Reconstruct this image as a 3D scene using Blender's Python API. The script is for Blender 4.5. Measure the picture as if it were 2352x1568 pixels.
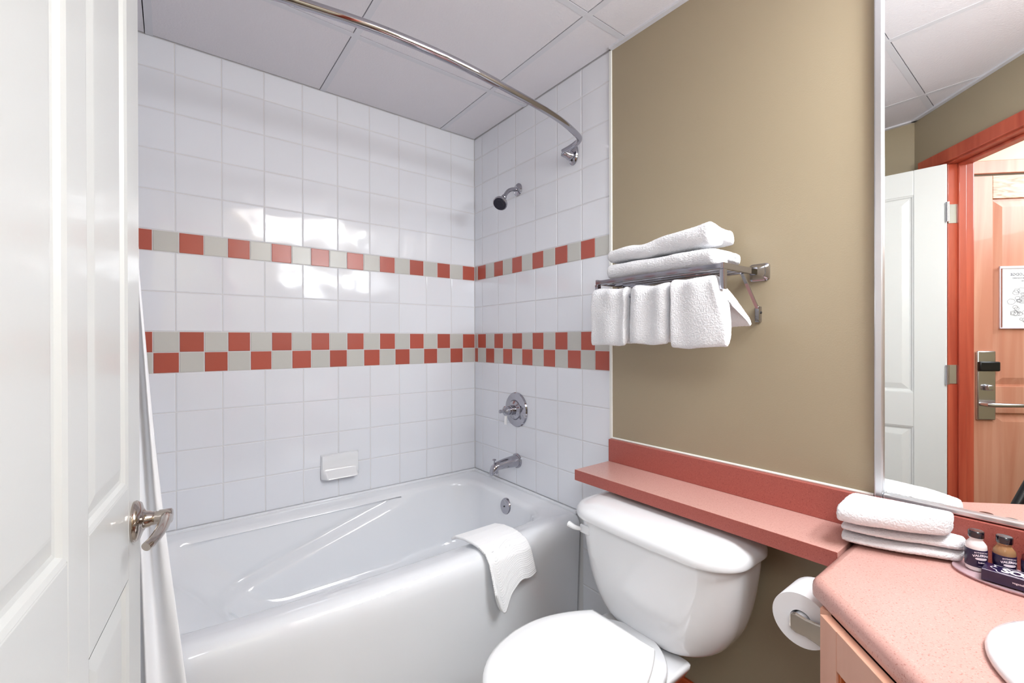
import bpy, bmesh, math, random
from mathutils import Vector, Matrix, noise
random.seed(7)
S = bpy.context.scene
for o in list(bpy.data.objects): bpy.data.objects.remove(o)
COL = S.collection
PI = math.pi

# ------------------------------------------------------------------ camera
FOC = 1021.133
YAW, PITCH, ROLL = math.radians(37.56338), math.radians(-0.14825), math.radians(-0.13644)
CAM = Vector((-1.36663, -2.12215, 1.22113))
cy_, sy_, cp_, sp_ = math.cos(YAW), math.sin(YAW), math.cos(PITCH), math.sin(PITCH)
fw = Vector((sy_ * cp_, cy_ * cp_, sp_)); rt = Vector((cy_, -sy_, 0)); up = rt.cross(fw)
r2 = rt * math.cos(ROLL) + up * math.sin(ROLL); u2 = up * math.cos(ROLL) - rt * math.sin(ROLL)
cd = bpy.data.cameras.new('camera'); cam = bpy.data.objects.new('camera', cd); COL.objects.link(cam)
cd.sensor_fit = 'HORIZONTAL'; cd.sensor_width = 36.0; cd.lens = 36.0 * FOC / 2352.0
cd.clip_start = 0.01; cd.clip_end = 50
cam.matrix_world = Matrix(((r2.x, u2.x, -fw.x, CAM.x), (r2.y, u2.y, -fw.y, CAM.y), (r2.z, u2.z, -fw.z, CAM.z), (0, 0, 0, 1)))
S.camera = cam

# ------------------------------------------------------------------ view, world and lights
S.view_settings.view_transform = 'Standard'; S.view_settings.look = 'None'
S.view_settings.gamma = 1.0; S.view_settings.use_curve_mapping = False
S.view_settings.exposure = 0.50
S.render.film_transparent = False
wd = bpy.data.worlds.new('world'); S.world = wd; wd.use_nodes = True
wd.node_tree.nodes['Background'].inputs[0].default_value = (0.9, 0.93, 1.0, 1)
wd.node_tree.nodes['Background'].inputs[1].default_value = 0.3

def area(name, loc, target, size, power, col=(1, 1, 1), sy=None):
    l = bpy.data.lights.new(name, 'AREA'); l.energy = power; l.color = col; l.size = size
    if sy: l.shape = 'RECTANGLE'; l.size_y = sy
    o = bpy.data.objects.new(name, l); COL.objects.link(o); o.location = loc
    o.rotation_euler = (Vector(target) - Vector(loc)).to_track_quat('-Z', 'Y').to_euler()
    return o
area('hall_fill', (-1.95, -2.62, 2.25), (-1.2, -1.6, 0.9), 0.9, 21, (0.86, 0.93, 1.0))  # added fill light behind the camera, not a fixture of the hall
area('vanity_light_source', (-0.27, -2.44, 1.82), (-0.70, 0.0, 1.2), 0.42, 8, (0.88, 0.94, 1.0), 0.14)
area('ceiling_light_source', (-0.42, -2.36, 2.235), (-0.62, -1.9, 0.0), 0.78, 11, (0.86, 0.93, 1.0), 0.22)

# ------------------------------------------------------------------ materials
def lin(c): return tuple(((v / 255.) / 12.92 if v / 255. <= .04045 else ((v / 255. + .055) / 1.055) ** 2.4) for v in c) + (1,)
MATS = {}
def mat(name, col, rough=.5, metal=0., coat=0., spec=None, bump=None, speck=None, grain=None, trans=0., emit=None, ior=None, sheen=0., vary=None):
    m = bpy.data.materials.new(name); m.use_nodes = True; N = m.node_tree.nodes; L = m.node_tree.links
    b = N['Principled BSDF']; b.inputs['Base Color'].default_value = lin(col)
    b.inputs['Roughness'].default_value = rough; b.inputs['Metallic'].default_value = metal
    b.inputs['Coat Weight'].default_value = coat; b.inputs['Coat Roughness'].default_value = .04
    if spec is not None: b.inputs['Specular IOR Level'].default_value = spec
    if trans: b.inputs['Transmission Weight'].default_value = trans
    if ior: b.inputs['IOR'].default_value = ior
    if sheen: b.inputs['Sheen Weight'].default_value = sheen
    if emit: b.inputs['Emission Color'].default_value = lin(emit[0]); b.inputs['Emission Strength'].default_value = emit[1]
    tc = N.new('ShaderNodeTexCoord')
    def mapped(space, sc):
        mp = N.new('ShaderNodeMapping'); L.new(tc.outputs[space], mp.inputs[0]); mp.inputs['Scale'].default_value = sc; return mp.outputs[0]
    if bump:   # (space, scale, strength, distance, detail)
        nz = N.new('ShaderNodeTexNoise'); nz.inputs['Scale'].default_value = bump[1]; nz.inputs['Detail'].default_value = bump[4]
        L.new(mapped(bump[0], (1, 1, 1)), nz.inputs['Vector'])
        bp = N.new('ShaderNodeBump'); bp.inputs['Strength'].default_value = bump[2]; bp.inputs['Distance'].default_value = bump[3]
        L.new(nz.outputs['Fac'], bp.inputs['Height']); L.new(bp.outputs[0], b.inputs['Normal'])
        if coat: L.new(bp.outputs[0], b.inputs['Coat Normal'])
    if speck:  # (scale, col_dark, threshold, col_light)
        nz = N.new('ShaderNodeTexNoise'); nz.inputs['Scale'].default_value = speck[0]; nz.inputs['Detail'].default_value = 3
        L.new(mapped('Object', (1, 1, 1)), nz.inputs['Vector'])
        cr = N.new('ShaderNodeValToRGB'); L.new(nz.outputs['Fac'], cr.inputs[0])
        e = cr.color_ramp.elements; e[0].position = speck[2]; e[0].color = lin(speck[1]); e[1].position = speck[2] + .07; e[1].color = lin(col)
        e2 = cr.color_ramp.elements.new(.62); e2.color = lin(col); e3 = cr.color_ramp.elements.new(.72); e3.color = lin(speck[3])
        L.new(cr.outputs[0], b.inputs['Base Color'])
    if grain:  # (scale vector, col2, distortion)
        nz = N.new('ShaderNodeTexNoise'); nz.inputs['Scale'].default_value = 1; nz.inputs['Detail'].default_value = 6
        nz.inputs['Distortion'].default_value = grain[2]
        L.new(mapped('Object', grain[0]), nz.inputs['Vector'])
        cr = N.new('ShaderNodeValToRGB'); L.new(nz.outputs['Fac'], cr.inputs[0])
        e = cr.color_ramp.elements; e[0].position = .35; e[0].color = lin(grain[1]); e[1].position = .62; e[1].color = lin(col)
        L.new(cr.outputs[0], b.inputs['Base Color'])
    if vary:   # per-object shade variation (value range)
        oi = N.new('ShaderNodeObjectInfo'); mr = N.new('ShaderNodeMapRange')
        L.new(oi.outputs['Random'], mr.inputs[0]); mr.inputs[3].default_value = 1 - vary; mr.inputs[4].default_value = 1 + vary
        hv = N.new('ShaderNodeHueSaturation'); hv.inputs['Color'].default_value = lin(col)
        L.new(mr.outputs[0], hv.inputs['Value']); L.new(hv.outputs[0], b.inputs['Base Color'])
    MATS[name] = m; return m

mat('white_tile', (236, 238, 244), .10, coat=.6, bump=('Object', 9, .35, .012, 1), vary=.012)
# each tile gets its own ripple: shift the bump lookup by world position
def ripple(m, scale, strength, dist):
    N = m.node_tree.nodes; L = m.node_tree.links
    g = N.new('ShaderNodeNewGeometry'); nz = N.new('ShaderNodeTexNoise'); nz.inputs['Scale'].default_value = scale; nz.inputs['Detail'].default_value = 0.0
    oi = N.new('ShaderNodeObjectInfo'); ad = N.new('ShaderNodeVectorMath'); ad.operation = 'ADD'
    sc = N.new('ShaderNodeVectorMath'); sc.operation = 'SCALE'; L.new(oi.outputs['Location'], sc.inputs[0]); sc.inputs['Scale'].default_value = 3.7
    L.new(g.outputs['Position'], ad.inputs[0]); L.new(sc.outputs[0], ad.inputs[1]); L.new(ad.outputs[0], nz.inputs['Vector'])
    bp = [n for n in N if n.type == 'BUMP'][0]
    L.new(nz.outputs['Fac'], bp.inputs['Height']); bp.inputs['Strength'].default_value = strength; bp.inputs['Distance'].default_value = dist
ripple(MATS['white_tile'], 10, .45, .006)
mat('red_tile', (182, 88, 72), .28, coat=.12, bump=('Object', 20, .2, .004, 1), vary=.07)
mat('grey_tile', (203, 202, 196), .28, coat=.12, bump=('Object', 20, .2, .004, 1), vary=.03)
mat('grout', (222, 221, 222), .8)
mat('khaki_paint', (165, 151, 126), .36, bump=('Object', 260, .12, .002, 3))
mat('hall_paint', (232, 228, 196), .6)
mat('white_paint', (236, 236, 232), .3, coat=.15)
mat('door_paint', (222, 224, 222), .34, coat=.25, bump=('Object', 90, .06, .002, 2))
mat('ceiling_panel', (232, 229, 234), .9, bump=('Object', 160, .5, .003, 4))
mat('grid_bar', (222, 222, 228), .55)
mat('plenum', (40, 38, 38), .9)
mat('floor_tile', (186, 178, 168), .45, bump=('Object', 40, .2, .003, 3))
mat('porcelain', (240, 241, 243), .07, coat=.8)
mat('acrylic', (238, 240, 244), .10, coat=.7)
mat('seat_plastic', (250, 250, 250), .16, coat=.4)
mat('chrome', (176, 175, 182), .07, metal=1.)
mat('nickel', (190, 180, 172), .12, metal=1.)
mat('steel', (200, 200, 204), .24, metal=1.)
mat('dark_rubber', (14, 10, 34), .3)
mat('dark_hole', (12, 12, 14), .5)
mat('terry', (236, 236, 239), .95, sheen=.2, bump=('Object', 260, .8, .004, 4))
mat('waffle', (252, 252, 253), .95, sheen=.3, bump=('Object', 300, .3, .003, 3))
mat('curtain_cloth', (248, 249, 253), .8, bump=('Object', 60, .12, .004, 3))
mat('laminate', (207, 160, 150), .28, speck=(360, (180, 120, 106), .33, (224, 184, 174)), spec=.7)
mat('laminate_shaded', (172, 92, 82), .34, speck=(520, (140, 66, 60), .33, (192, 116, 104)), spec=.4)  # same laminate darkened: shade on upright faces put into the colour
mat('cabinet_wood', (222, 170, 146), .42, grain=((6, 6, .8), (208, 150, 124), 1.2))
mat('cabinet_edge', (190, 100, 40), .5, grain=((20, 20, 2), (150, 70, 24), 1.))
mat('red_wood', (196, 92, 66), .36, grain=((16, 16, 1.2), (168, 66, 46), .6), coat=.2)
mat('entry_wood', (222, 164, 138), .36, grain=((14, 14, .9), (208, 140, 114), 1.2), coat=.2)
mat('entry_wood_rail', (230, 190, 160), .36, grain=((5, 5, 40), (176, 116, 76), 3.), coat=.2)
mat('base_wood', (206, 84, 32), .4, grain=((3, 3, 30), (170, 58, 20), 1.))
mat('caulk', (240, 240, 234), .5)
mat('mirror_glass', (246, 248, 247), .0, metal=1.)
mat('frame_metal', (226, 228, 232), .34, metal=1.)
mat('paper', (244, 244, 246), .9, bump=('Object', 60, .1, .002, 2))
mat('navy_print', (30, 18, 58), .3, coat=.3)
mat('print_white', (238, 226, 236), .6)
mat('ink', (70, 74, 90), .8)
mat('black_cap', (16, 12, 26), .18, coat=.5)
mat('lotion_plastic', (238, 232, 232), .25, coat=.4)
mat('amber_liquid', (226, 178, 128), .08, trans=.6, ior=1.4)
mat('rose_liquid', (150, 60, 74), .08, trans=.6, ior=1.4)
mat('tray_glass', (238, 205, 212), .12, trans=.45, ior=1.45)
mat('lamp_glass', (255, 250, 244), .3, emit=((255, 248, 240), 5))
mat('black_plastic', (14, 14, 16), .4)
mat('carpet', (120, 104, 84), .95)

# ------------------------------------------------------------------ helpers
def tag(o, label=None, cat=None, group=None, kind=None):
    if label: o['label'] = label
    if cat: o['category'] = cat
    if group: o['group'] = group
    if kind: o['kind'] = kind
    return o
def thing(name, loc, label, cat, group=None, rotz=0.):
    o = bpy.data.objects.new(name, None); COL.objects.link(o); o.location = loc; o.rotation_euler = (0, 0, rotz)
    o.empty_display_size = .05
    o['_m'] = 0; del o['_m']
    return tag(o, label, cat, group)
def world_of(o):
    m = Matrix.LocRotScale(o.location, o.rotation_euler, None)
    return world_of(o.parent) @ m if o.parent else m
def finish(me, smooth, ang=35):
    if smooth:
        me.polygons.foreach_set('use_smooth', [True] * len(me.polygons))
        me.set_sharp_from_angle(angle=math.radians(ang))
    me.update()
def obj(name, bm, m, parent=None, smooth=True, local=False, ang=35, bevel=0., seg=2, subsurf=0, normals=True):
    """link a bmesh (in world coordinates unless local) as ONE mesh object"""
    if normals: bmesh.ops.recalc_face_normals(bm, faces=bm.faces)
    me = bpy.data.meshes.new(name)
    if parent is not None and not local:
        bm.transform(world_of(parent).inverted())
    bm.to_mesh(me); bm.free(); finish(me, smooth, ang)
    mm = m if isinstance(m, (list, tuple)) else [m]
    for x in mm: me.materials.append(MATS[x])
    o = bpy.data.objects.new(name, me); COL.objects.link(o)
    if parent is not None: o.parent = parent
    if bevel:
        md = o.modifiers.new('bevel', 'BEVEL'); md.width = bevel; md.segments = seg; md.limit_method = 'ANGLE'; md.angle_limit = math.radians(40); md.harden_normals = False
    if subsurf:
        md = o.modifiers.new('sub', 'SUBSURF'); md.levels = subsurf; md.render_levels = subsurf
    return o
def add_box(bm, lo, hi, M=None):
    vs = []
    for z in (lo[2], hi[2]):
        for x, y in ((lo[0], lo[1]), (hi[0], lo[1]), (hi[0], hi[1]), (lo[0], hi[1])):
            v = Vector((x, y, z)); vs.append(bm.verts.new(M @ v if M else v))
    for f in ((0, 3, 2, 1), (4, 5, 6, 7), (0, 1, 5, 4), (1, 2, 6, 5), (2, 3, 7, 6), (3, 0, 4, 7)): bm.faces.new([vs[i] for i in f])
    return bm
def box(lo, hi, M=None): return add_box(bmesh.new(), lo, hi, M)
def prism(pts, z0, z1):
    bm = bmesh.new(); a = [bm.verts.new((x, y, z0)) for x, y in pts]; b = [bm.verts.new((x, y, z1)) for x, y in pts]; n = len(pts)
    bm.faces.new(a[::-1]); bm.faces.new(b)
    for i in range(n): bm.faces.new((a[i], a[(i + 1) % n], b[(i + 1) % n], b[i]))
    return bm
def frame_of(d):
    d = Vector(d).normalized(); a = Vector((0, 0, 1)) if abs(d.z) < .9 else Vector((1, 0, 0))
    x = a.cross(d).normalized(); y = d.cross(x); return x, y, d
def lathe(prof, origin=(0, 0, 0), axis=(0, 0, 1), n=32, sx=1., sy=1., bm=None):
    """prof = [(radius, height)...] around axis"""
    bm = bm or bmesh.new(); x, y, d = frame_of(axis); O = Vector(origin); rings = []
    for r, h in prof:
        if r < 1e-5: rings.append([bm.verts.new(O + d * h)])
        else: rings.append([bm.verts.new(O + d * h + x * (r * sx * math.cos(2 * PI * i / n)) + y * (r * sy * math.sin(2 * PI * i / n))) for i in range(n)])
    for a, b in zip(rings, rings[1:]):
        for i in range(n):
            j = (i + 1) % n
            if len(a) == 1 and len(b) == 1: continue
            if len(a) == 1: bm.faces.new((a[0], b[i], b[j]))
            elif len(b) == 1: bm.faces.new((a[i], a[j], b[0]))
            else: bm.faces.new((a[i], a[j], b[j], b[i]))
    if len(rings[0]) > 1: bm.faces.new(rings[0][::-1])
    if len(rings[-1]) > 1: bm.faces.new(rings[-1])
    return bm
def smooth_path(P, k=6):
    P = [Vector(p) for p in P]; out = []
    for i in range(len(P) - 1):
        p0 = P[max(i - 1, 0)]; p1 = P[i]; p2 = P[i + 1]; p3 = P[min(i + 2, len(P) - 1)]
        for j in range(k):
            t = j / k
            out.append(.5 * ((2 * p1) + (p2 - p0) * t + (2 * p0 - 5 * p1 + 4 * p2 - p3) * t * t + (3 * p1 - p0 - 3 * p2 + p3) * t ** 3))
    out.append(P[-1]); return out
def tube(P, r, n=14, bm=None, smooth=0, sect=None, upv=None):
    """r: radius or list; sect: list of 2D points for custom section"""
    bm = bm or bmesh.new(); P = smooth_path(P, smooth) if smooth else [Vector(p) for p in P]
    rr = r if isinstance(r, (list, tuple)) else [r] * len(P)
    if len(rr) != len(P): rr = [rr[0] + (rr[-1] - rr[0]) * i / (len(P) - 1) for i in range(len(P))] if len(rr) == 2 else [rr[min(int(i * len(rr) / len(P)), len(rr) - 1)] for i in range(len(P))]
    sect = sect or [(math.cos(2 * PI * i / n), math.sin(2 * PI * i / n)) for i in range(n)]; n = len(sect)
    prev = None; rings = []
    for i, p in enumerate(P):
        d = (P[min(i + 1, len(P) - 1)] - P[max(i - 1, 0)]).normalized()
        if prev is None:
            if upv: x = Vector(upv).cross(d).normalized()
            else: x = frame_of(d)[0]
        else: x = (prev - d * prev.dot(d)).normalized()
        prev = x; y = d.cross(x)
        rings.append([bm.verts.new(p + (x * a + y * b) * rr[i]) for a, b in sect])
    for a, b in zip(rings, rings[1:]):
        for i in range(n): bm.faces.new((a[i], a[(i + 1) % n], b[(i + 1) % n], b[i]))
    bm.faces.new(rings[0][::-1]); bm.faces.new(rings[-1]); return bm
def loft(rings, cap0=True, cap1=True, bm=None):
    bm = bm or bmesh.new(); R = [[bm.verts.new(p) for p in r] for r in rings]; n = len(R[0])
    for a, b in zip(R, R[1:]):
        for i in range(n): bm.faces.new((a[i], a[(i + 1) % n], b[(i + 1) % n], b[i]))
    if cap0: bm.faces.new(R[0][::-1])
    if cap1: bm.faces.new(R[-1])
    return bm
def rrect(x0, x1, y0, y1, r, z, m=10, k=8):
    """rounded rectangle ring; m points per side, k per corner, fixed topology"""
    out = []
    cs = [((x1 - r, y0 + r), -PI / 2), ((x1 - r, y1 - r), 0), ((x0 + r, y1 - r), PI / 2), ((x0 + r, y0 + r), PI)]
    st = [((x0 + r, y0), (x1 - r, y0)), ((x1, y0 + r), (x1, y1 - r)), ((x1 - r, y1), (x0 + r, y1)), ((x0, y1 - r), (x0, y0 + r))]
    for (a, b), (c, a0) in zip(st, cs):
        for i in range(m): t = i / m; out.append(Vector((a[0] + (b[0] - a[0]) * t, a[1] + (b[1] - a[1]) * t, z)))
        for i in range(k): t = a0 + (PI / 2) * i / k; out.append(Vector((c[0] + r * math.cos(t), c[1] + r * math.sin(t), z)))
    return out
def text_mesh(s, size, align='CENTER', bold=0., spacing=1.):
    c = bpy.data.curves.new('t', 'FONT'); c.body = s; c.size = size; c.align_x = align; c.align_y = 'CENTER'; c.offset = bold; c.resolution_u = 2; c.space_character = spacing
    o = bpy.data.objects.new('t', c); me = bpy.data.meshes.new_from_object(o)
    bm = bmesh.new(); bm.from_mesh(me); bpy.data.objects.remove(o); bpy.data.curves.remove(c); bpy.data.meshes.remove(me); return bm
def plane_M(origin, xdir, ydir):
    x = Vector(xdir).normalized(); y = Vector(ydir).normalized(); z = x.cross(y); o = Vector(origin)
    return Matrix(((x.x, y.x, z.x, o.x), (x.y, y.y, z.y, o.y), (x.z, y.z, z.z, o.z), (0, 0, 0, 1)))
def copy_tree(o, parent=None):
    c = o.copy(); COL.objects.link(c); c.parent = parent
    for ch in list(o.children): copy_tree(ch, c)
    return c

# ------------------------------------------------------------------ room constants
T = .15; Z0 = .5; AC = .525
ZC = 2.354                     # underside of ceiling panels
LB = 6.507 * T                 # tiled length of the right wall
CEIL_TOP = ZC + .02
CN = Vector((-1.712, -1.566, 0)); DD = Vector((.7071, -.7071, 0)); NN = Vector((.7071, .7071, 0))
def dw(s, t, z=0): return CN + DD * s + NN * t + Vector((0, 0, z))   # diagonal wall coordinates

# ------------------------------------------------------------------ walls
def wall(name, bm, m): return tag(obj(name, bm, m, smooth=False), kind='structure')
wl = wall('wall_left', box((-1.62, .0018, 0), (.1, .12, 2.5)), 'grout')
bmr = box((.0018, -LB, 0), (.12, .0018, 2.5)); wr = wall('wall_right', bmr, 'grout')
wr2 = wall('wall_back', box((0, -2.72, 0), (.12, -LB, 2.5)), 'khaki_paint')
we = wall('wall_alcove', box((-1.62, -.98, 0), (-1.5262, .0018, 2.5)), 'grout')
wall('wall_side', prism([(-1.62, -.98), (-1.524, -.98), (-1.524, -.985), (-1.712, -.985), (-1.712, -1.566), (-1.80, -1.66), (-1.86, -1.62), (-1.86, -.98)], 0, 2.5), 'khaki_paint')
wall('wall_end', box((-.80, -2.72, 0), (0, -2.60, 2.5)), 'khaki_paint')
# diagonal wall with the doorway
S0, S1, TH, ZH = .222, 1.01, .086, 2.045
bm = bmesh.new()
def dbox(bm, s0, s1, t0, t1, z0, z1):
    Mx = Matrix(((DD.x, NN.x, 0, CN.x), (DD.y, NN.y, 0, CN.y), (0, 0, 1, 0), (0, 0, 0, 1)))
    return add_box(bm, (s0, t0, z0), (s1, t1, z1), Mx)
dbox(bm, 0, S0 - .02, -TH, 0, 0, 2.5); dbox(bm, S1 + .02, 1.48, -TH, 0, 0, 2.5); dbox(bm, S0 - .02, S1 + .02, -TH, 0, ZH + .02, 2.5)
wall('wall_front', bm, 'khaki_paint')
# red wood door frame of the bathroom doorway
fr = bpy.data.objects.new('trim_1', None); COL.objects.link(fr); fr.location = dw(S0, 0); tag(fr, 'red stained wooden frame around the doorway, seen in the mirror', kind='structure')
for nm, a in (('jamb', (S0 - .02, S0, -TH - .01, .012, 0, ZH)), ('jamb', (S1, S1 + .02, -TH - .01, .012, 0, ZH)), ('head_jamb', (S0 - .02, S1 + .02, -TH - .01, .012, ZH, ZH + .02)),
              ('casing', (S0 - .085, S0 - .012, .0, .022, 0, ZH + .008)), ('casing', (S1 + .012, S1 + .085, .0, .022, 0, ZH + .008)), ('head_casing', (S0 - .165, S1 + .105, .0, .026, ZH + .008, ZH + .068)),
              ('casing', (S0 - .085, S0 - .012, -TH - .022, -TH, 0, ZH + .008)), ('casing', (S1 + .012, S1 + .085, -TH - .022, -TH, 0, ZH + .008)), ('head_casing', (S0 - .105, S1 + .105, -TH - .024, -TH, ZH + .008, ZH + .068)),
              ('door_stop', (S0, S0 + .012, -.058, -.026, 0, ZH)), ('door_stop', (S1 - .012, S1, -.058, -.026, 0, ZH)), ('door_stop', (S0, S1, -.058, -.026, ZH - .012, ZH))):
    obj(nm, dbox(bmesh.new(), *a), 'red_wood', fr, smooth=False, bevel=.003)
# floors
fl = wall('floor', prism([(0, 0), (0, -2.6), (-.60, -2.6), (-1.86, -1.72), (-1.712, -.98), (-1.524, -.98), (-1.524, 0)], -.05, -.002), 'grout')
cache = {}
def slab(dx, dy, dz, bev, mname, key):
    k = (round(dx, 4), round(dy, 4), round(dz, 4), mname, key)
    if k in cache: return cache[k]
    bm = bmesh.new(); hx, hz = dx / 2, dz / 2
    o = [(-hx, -hz), (hx, -hz), (hx, hz), (-hx, hz)]; i_ = [(-hx + bev, -hz + bev), (hx - bev, -hz + bev), (hx - bev, hz - bev), (-hx + bev, hz - bev)]
    A = [bm.verts.new((x, 0, z)) for x, z in i_]; B = [bm.verts.new((x, bev * .55, z)) for x, z in o]; D = [bm.verts.new((x, dy, z)) for x, z in o]
    bm.faces.new(A)
    for a, b in ((A, B), (B, D)):
        for j in range(4): bm.faces.new((a[(j + 1) % 4], a[j], b[j], b[(j + 1) % 4]))
    bmesh.ops.recalc_face_normals(bm, faces=bm.faces)
    me = bpy.data.meshes.new(key); bm.to_mesh(me); bm.free(); me.materials.append(MATS[mname])
    me.polygons.foreach_set('use_smooth', [True] * len(me.polygons)); me.set_sharp_from_angle(angle=math.radians(20)); cache[k] = me; return me
for i in range(7):
    for j in range(9):
        x = -.15 - .3 * i; y = -.15 - .3 * j
        if (Vector((x, y, 0)) - CN).dot(NN) < .16 or x < -1.6 or (y > -.75): continue
        o = bpy.data.objects.new('floor_tile', slab(.294, .006, .294, .003, 'floor_tile', 'floor_tile')); COL.objects.link(o); o.parent = fl
        o.location = (x, y, .0035); o.rotation_euler = (-PI / 2, 0, 0)
GAP = .0032
def put_tile(parent, side, u0, u1, z0, z1, kind):
    if u1 - u0 < .008 or z1 - z0 < .008: return
    nm = 'tile' if kind == 'white' else 'accent_tile'
    me = slab(u1 - u0 - GAP, .006, z1 - z0 - GAP, .0026 if kind == 'white' else .0016, kind + '_tile', nm)
    o = bpy.data.objects.new(nm, me); COL.objects.link(o); o.parent = parent
    if kind == 'red': o['label'] = 'terracotta red accent tile'
    if kind == 'grey': o['label'] = 'grey accent tile'
    u = -(u0 + u1) / 2; z = (z0 + z1) / 2
    tilt = random.uniform(-.0018, .0018)
    if side == 'left': o.location = (u, 0, z); o.rotation_euler = (random.uniform(-.0025, .0025), 0, tilt)
    elif side == 'right': o.location = (0, u, z); o.rotation_euler = (random.uniform(-.0025, .0025), 0, -PI / 2 + tilt)
    else: o.location = (-1.524, u, z); o.rotation_euler = (0, 0, PI / 2)
def tile_wall(parent, side, L, rev):
    def span(k, w):   # from the corner outwards, or from the free edge inwards
        a, b = k * w, min((k + 1) * w, L)
        return (L - b, L - a) if rev else (a, b)
    rows = [(r, r + 1) for r in range(4)] + [(5.05, 6.05), (6.05, 7.05)] + [(7.575 + r, 8.575 + r) for r in range(5)]
    for z0, z1 in rows:
        z0 = Z0 + z0 * T; z1 = min(Z0 + z1 * T, ZC)
        for k in range(int(math.ceil(L / T - 1e-6))): put_tile(parent, side, *span(k, T), z0, z1, 'white')
    for z0, par in ((7.05, 0), (4 + AC, 0), (4, 1)):
        for k in range(int(math.ceil(L / (T * AC) - 1e-6))):
            red = (k + par + (1 if rev else 0)) % 2 == 0
            put_tile(parent, side, *span(k, T * AC), Z0 + z0 * T, Z0 + (z0 + AC) * T, 'red' if red else 'grey')
tile_wall(wl, 'left', 1.524, False)
tile_wall(wr, 'right', LB, True)
tile_wall(we, 'alcove', .98, True)
for r in range(1, 5): put_tile(wr, 'right', LB - T, LB, max(Z0 - r * T, .004), Z0 - (r - 1) * T, 'white')
tag(obj('trim_2', box((-.0045, -LB - .012, .0), (.004, -LB + .001, ZC - .006)), 'caulk', smooth=False, bevel=.002), kind='structure')
tag(obj('baseboard_right', box((-.012, -1.80, 0), (0, -LB - .012, .092)), 'base_wood', smooth=False, bevel=.003), kind='structure')
tag(obj('trim_3', tube([(-.003, -LB - .008, .841), (-.003, -1.80, .841)], .004, 8), 'caulk'), 'bead of white caulk along the top of the red backsplash', kind='structure')

# ------------------------------------------------------------------ ceiling
ce = wall('ceiling', box((-2.9, -3.9, 2.42), (.12, .12, 2.5)), 'plenum')
xb = [-.205, -.815, -1.424]; yb = [-.455, -1.05, -1.645, -2.24]
BAR = .0115
xs = [0] + xb + [-1.712]; ys = [0] + yb + [-2.60]
for i in range(4):
    for j in range(5):
        x1, x0, y1, y0 = xs[i], xs[i + 1], ys[j], ys[j + 1]
        bm = box((x0 + .0112, y0 + .0112, ZC), (x1 - (.0045 if i == 0 else .0146), y1 - (.0045 if j == 0 else .0146), ZC + .012))
        obj('ceiling_panel', bm, 'ceiling_panel', ce, smooth=False)
for x in xb: obj('grid_bar', box((x - BAR, -2.6, ZC - .0012), (x + BAR, 0, ZC + .03)), 'grid_bar', ce, smooth=False)
for y in yb:
    for i in range(4):
        a = xs[i] if i == 0 else xs[i] - BAR; b = xs[i + 1] + (BAR if i < 3 else 0)
        obj('grid_bar', box((b, y - BAR, ZC - .0010), (a, y + BAR, ZC + .03)), 'grid_bar', ce, smooth=False)
for lo, hi in (((-.019, -2.6, ZC - .008), (-.0005, -LB - .012, ZC + .01)), ((-1.712, -1.62, ZC - .008), (-1.692, -.985, ZC + .01))):
    obj('wall_angle', box(lo, hi), 'grid_bar', ce, smooth=False)
obj('wall_angle', dbox(bmesh.new(), .0, 1.4, .0005, .02, ZC - .008, ZC + .01), 'grid_bar', ce, smooth=False)

# ------------------------------------------------------------------ hall behind the doorway, with the entry door
QE = Vector((-1.985, -1.745, 0)); EE = Vector((-.7071, -.7071, 0)); EN = Vector((.7071, -.7071, 0))
EM = Matrix(((EE.x, EN.x, 0, QE.x), (EE.y, EN.y, 0, QE.y), (0, 0, 1, 0), (0, 0, 0, 1)))   # u along the wall, v out of it, z
def ebox(lo, hi, bm=None): return add_box(bm or bmesh.new(), lo, hi, EM)
bm = ebox((-.35, -.10, 0), (-.12, -.0, 2.5)); ebox((.86, -.10, 0), (1.7, 0, 2.5), bm); ebox((-.12, -.10, 2.10), (.86, 0, 2.5), bm)
wall('wall_hall_entry', bm, 'hall_paint')
wall('wall_hall_far', ebox((1.6, 0, 0), (1.7, 1.6, 2.5)), 'hall_paint')
wall('wall_hall_right', ebox((-.21, 1.32, 0), (1.7, 1.42, 2.5)), 'hall_paint')
wall('floor_hall', ebox((-.36, -.1, -.05), (1.7, 1.42, -.001)), 'carpet')
wall('ceiling_hall', ebox((-.21, -.0, 2.36), (1.6, 1.32, 2.40)), 'white_paint')

# entry door (u: 0 = lock edge seen in the mirror ... )
d2 = bpy.data.objects.new('door_2', None); COL.objects.link(d2); d2.location = QE; d2.rotation_euler = (0, 0, math.atan2(EE.y, EE.x)); tag(d2, 'salmon wooden entry door with raised panels, seen in the mirror', kind='structure')
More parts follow.
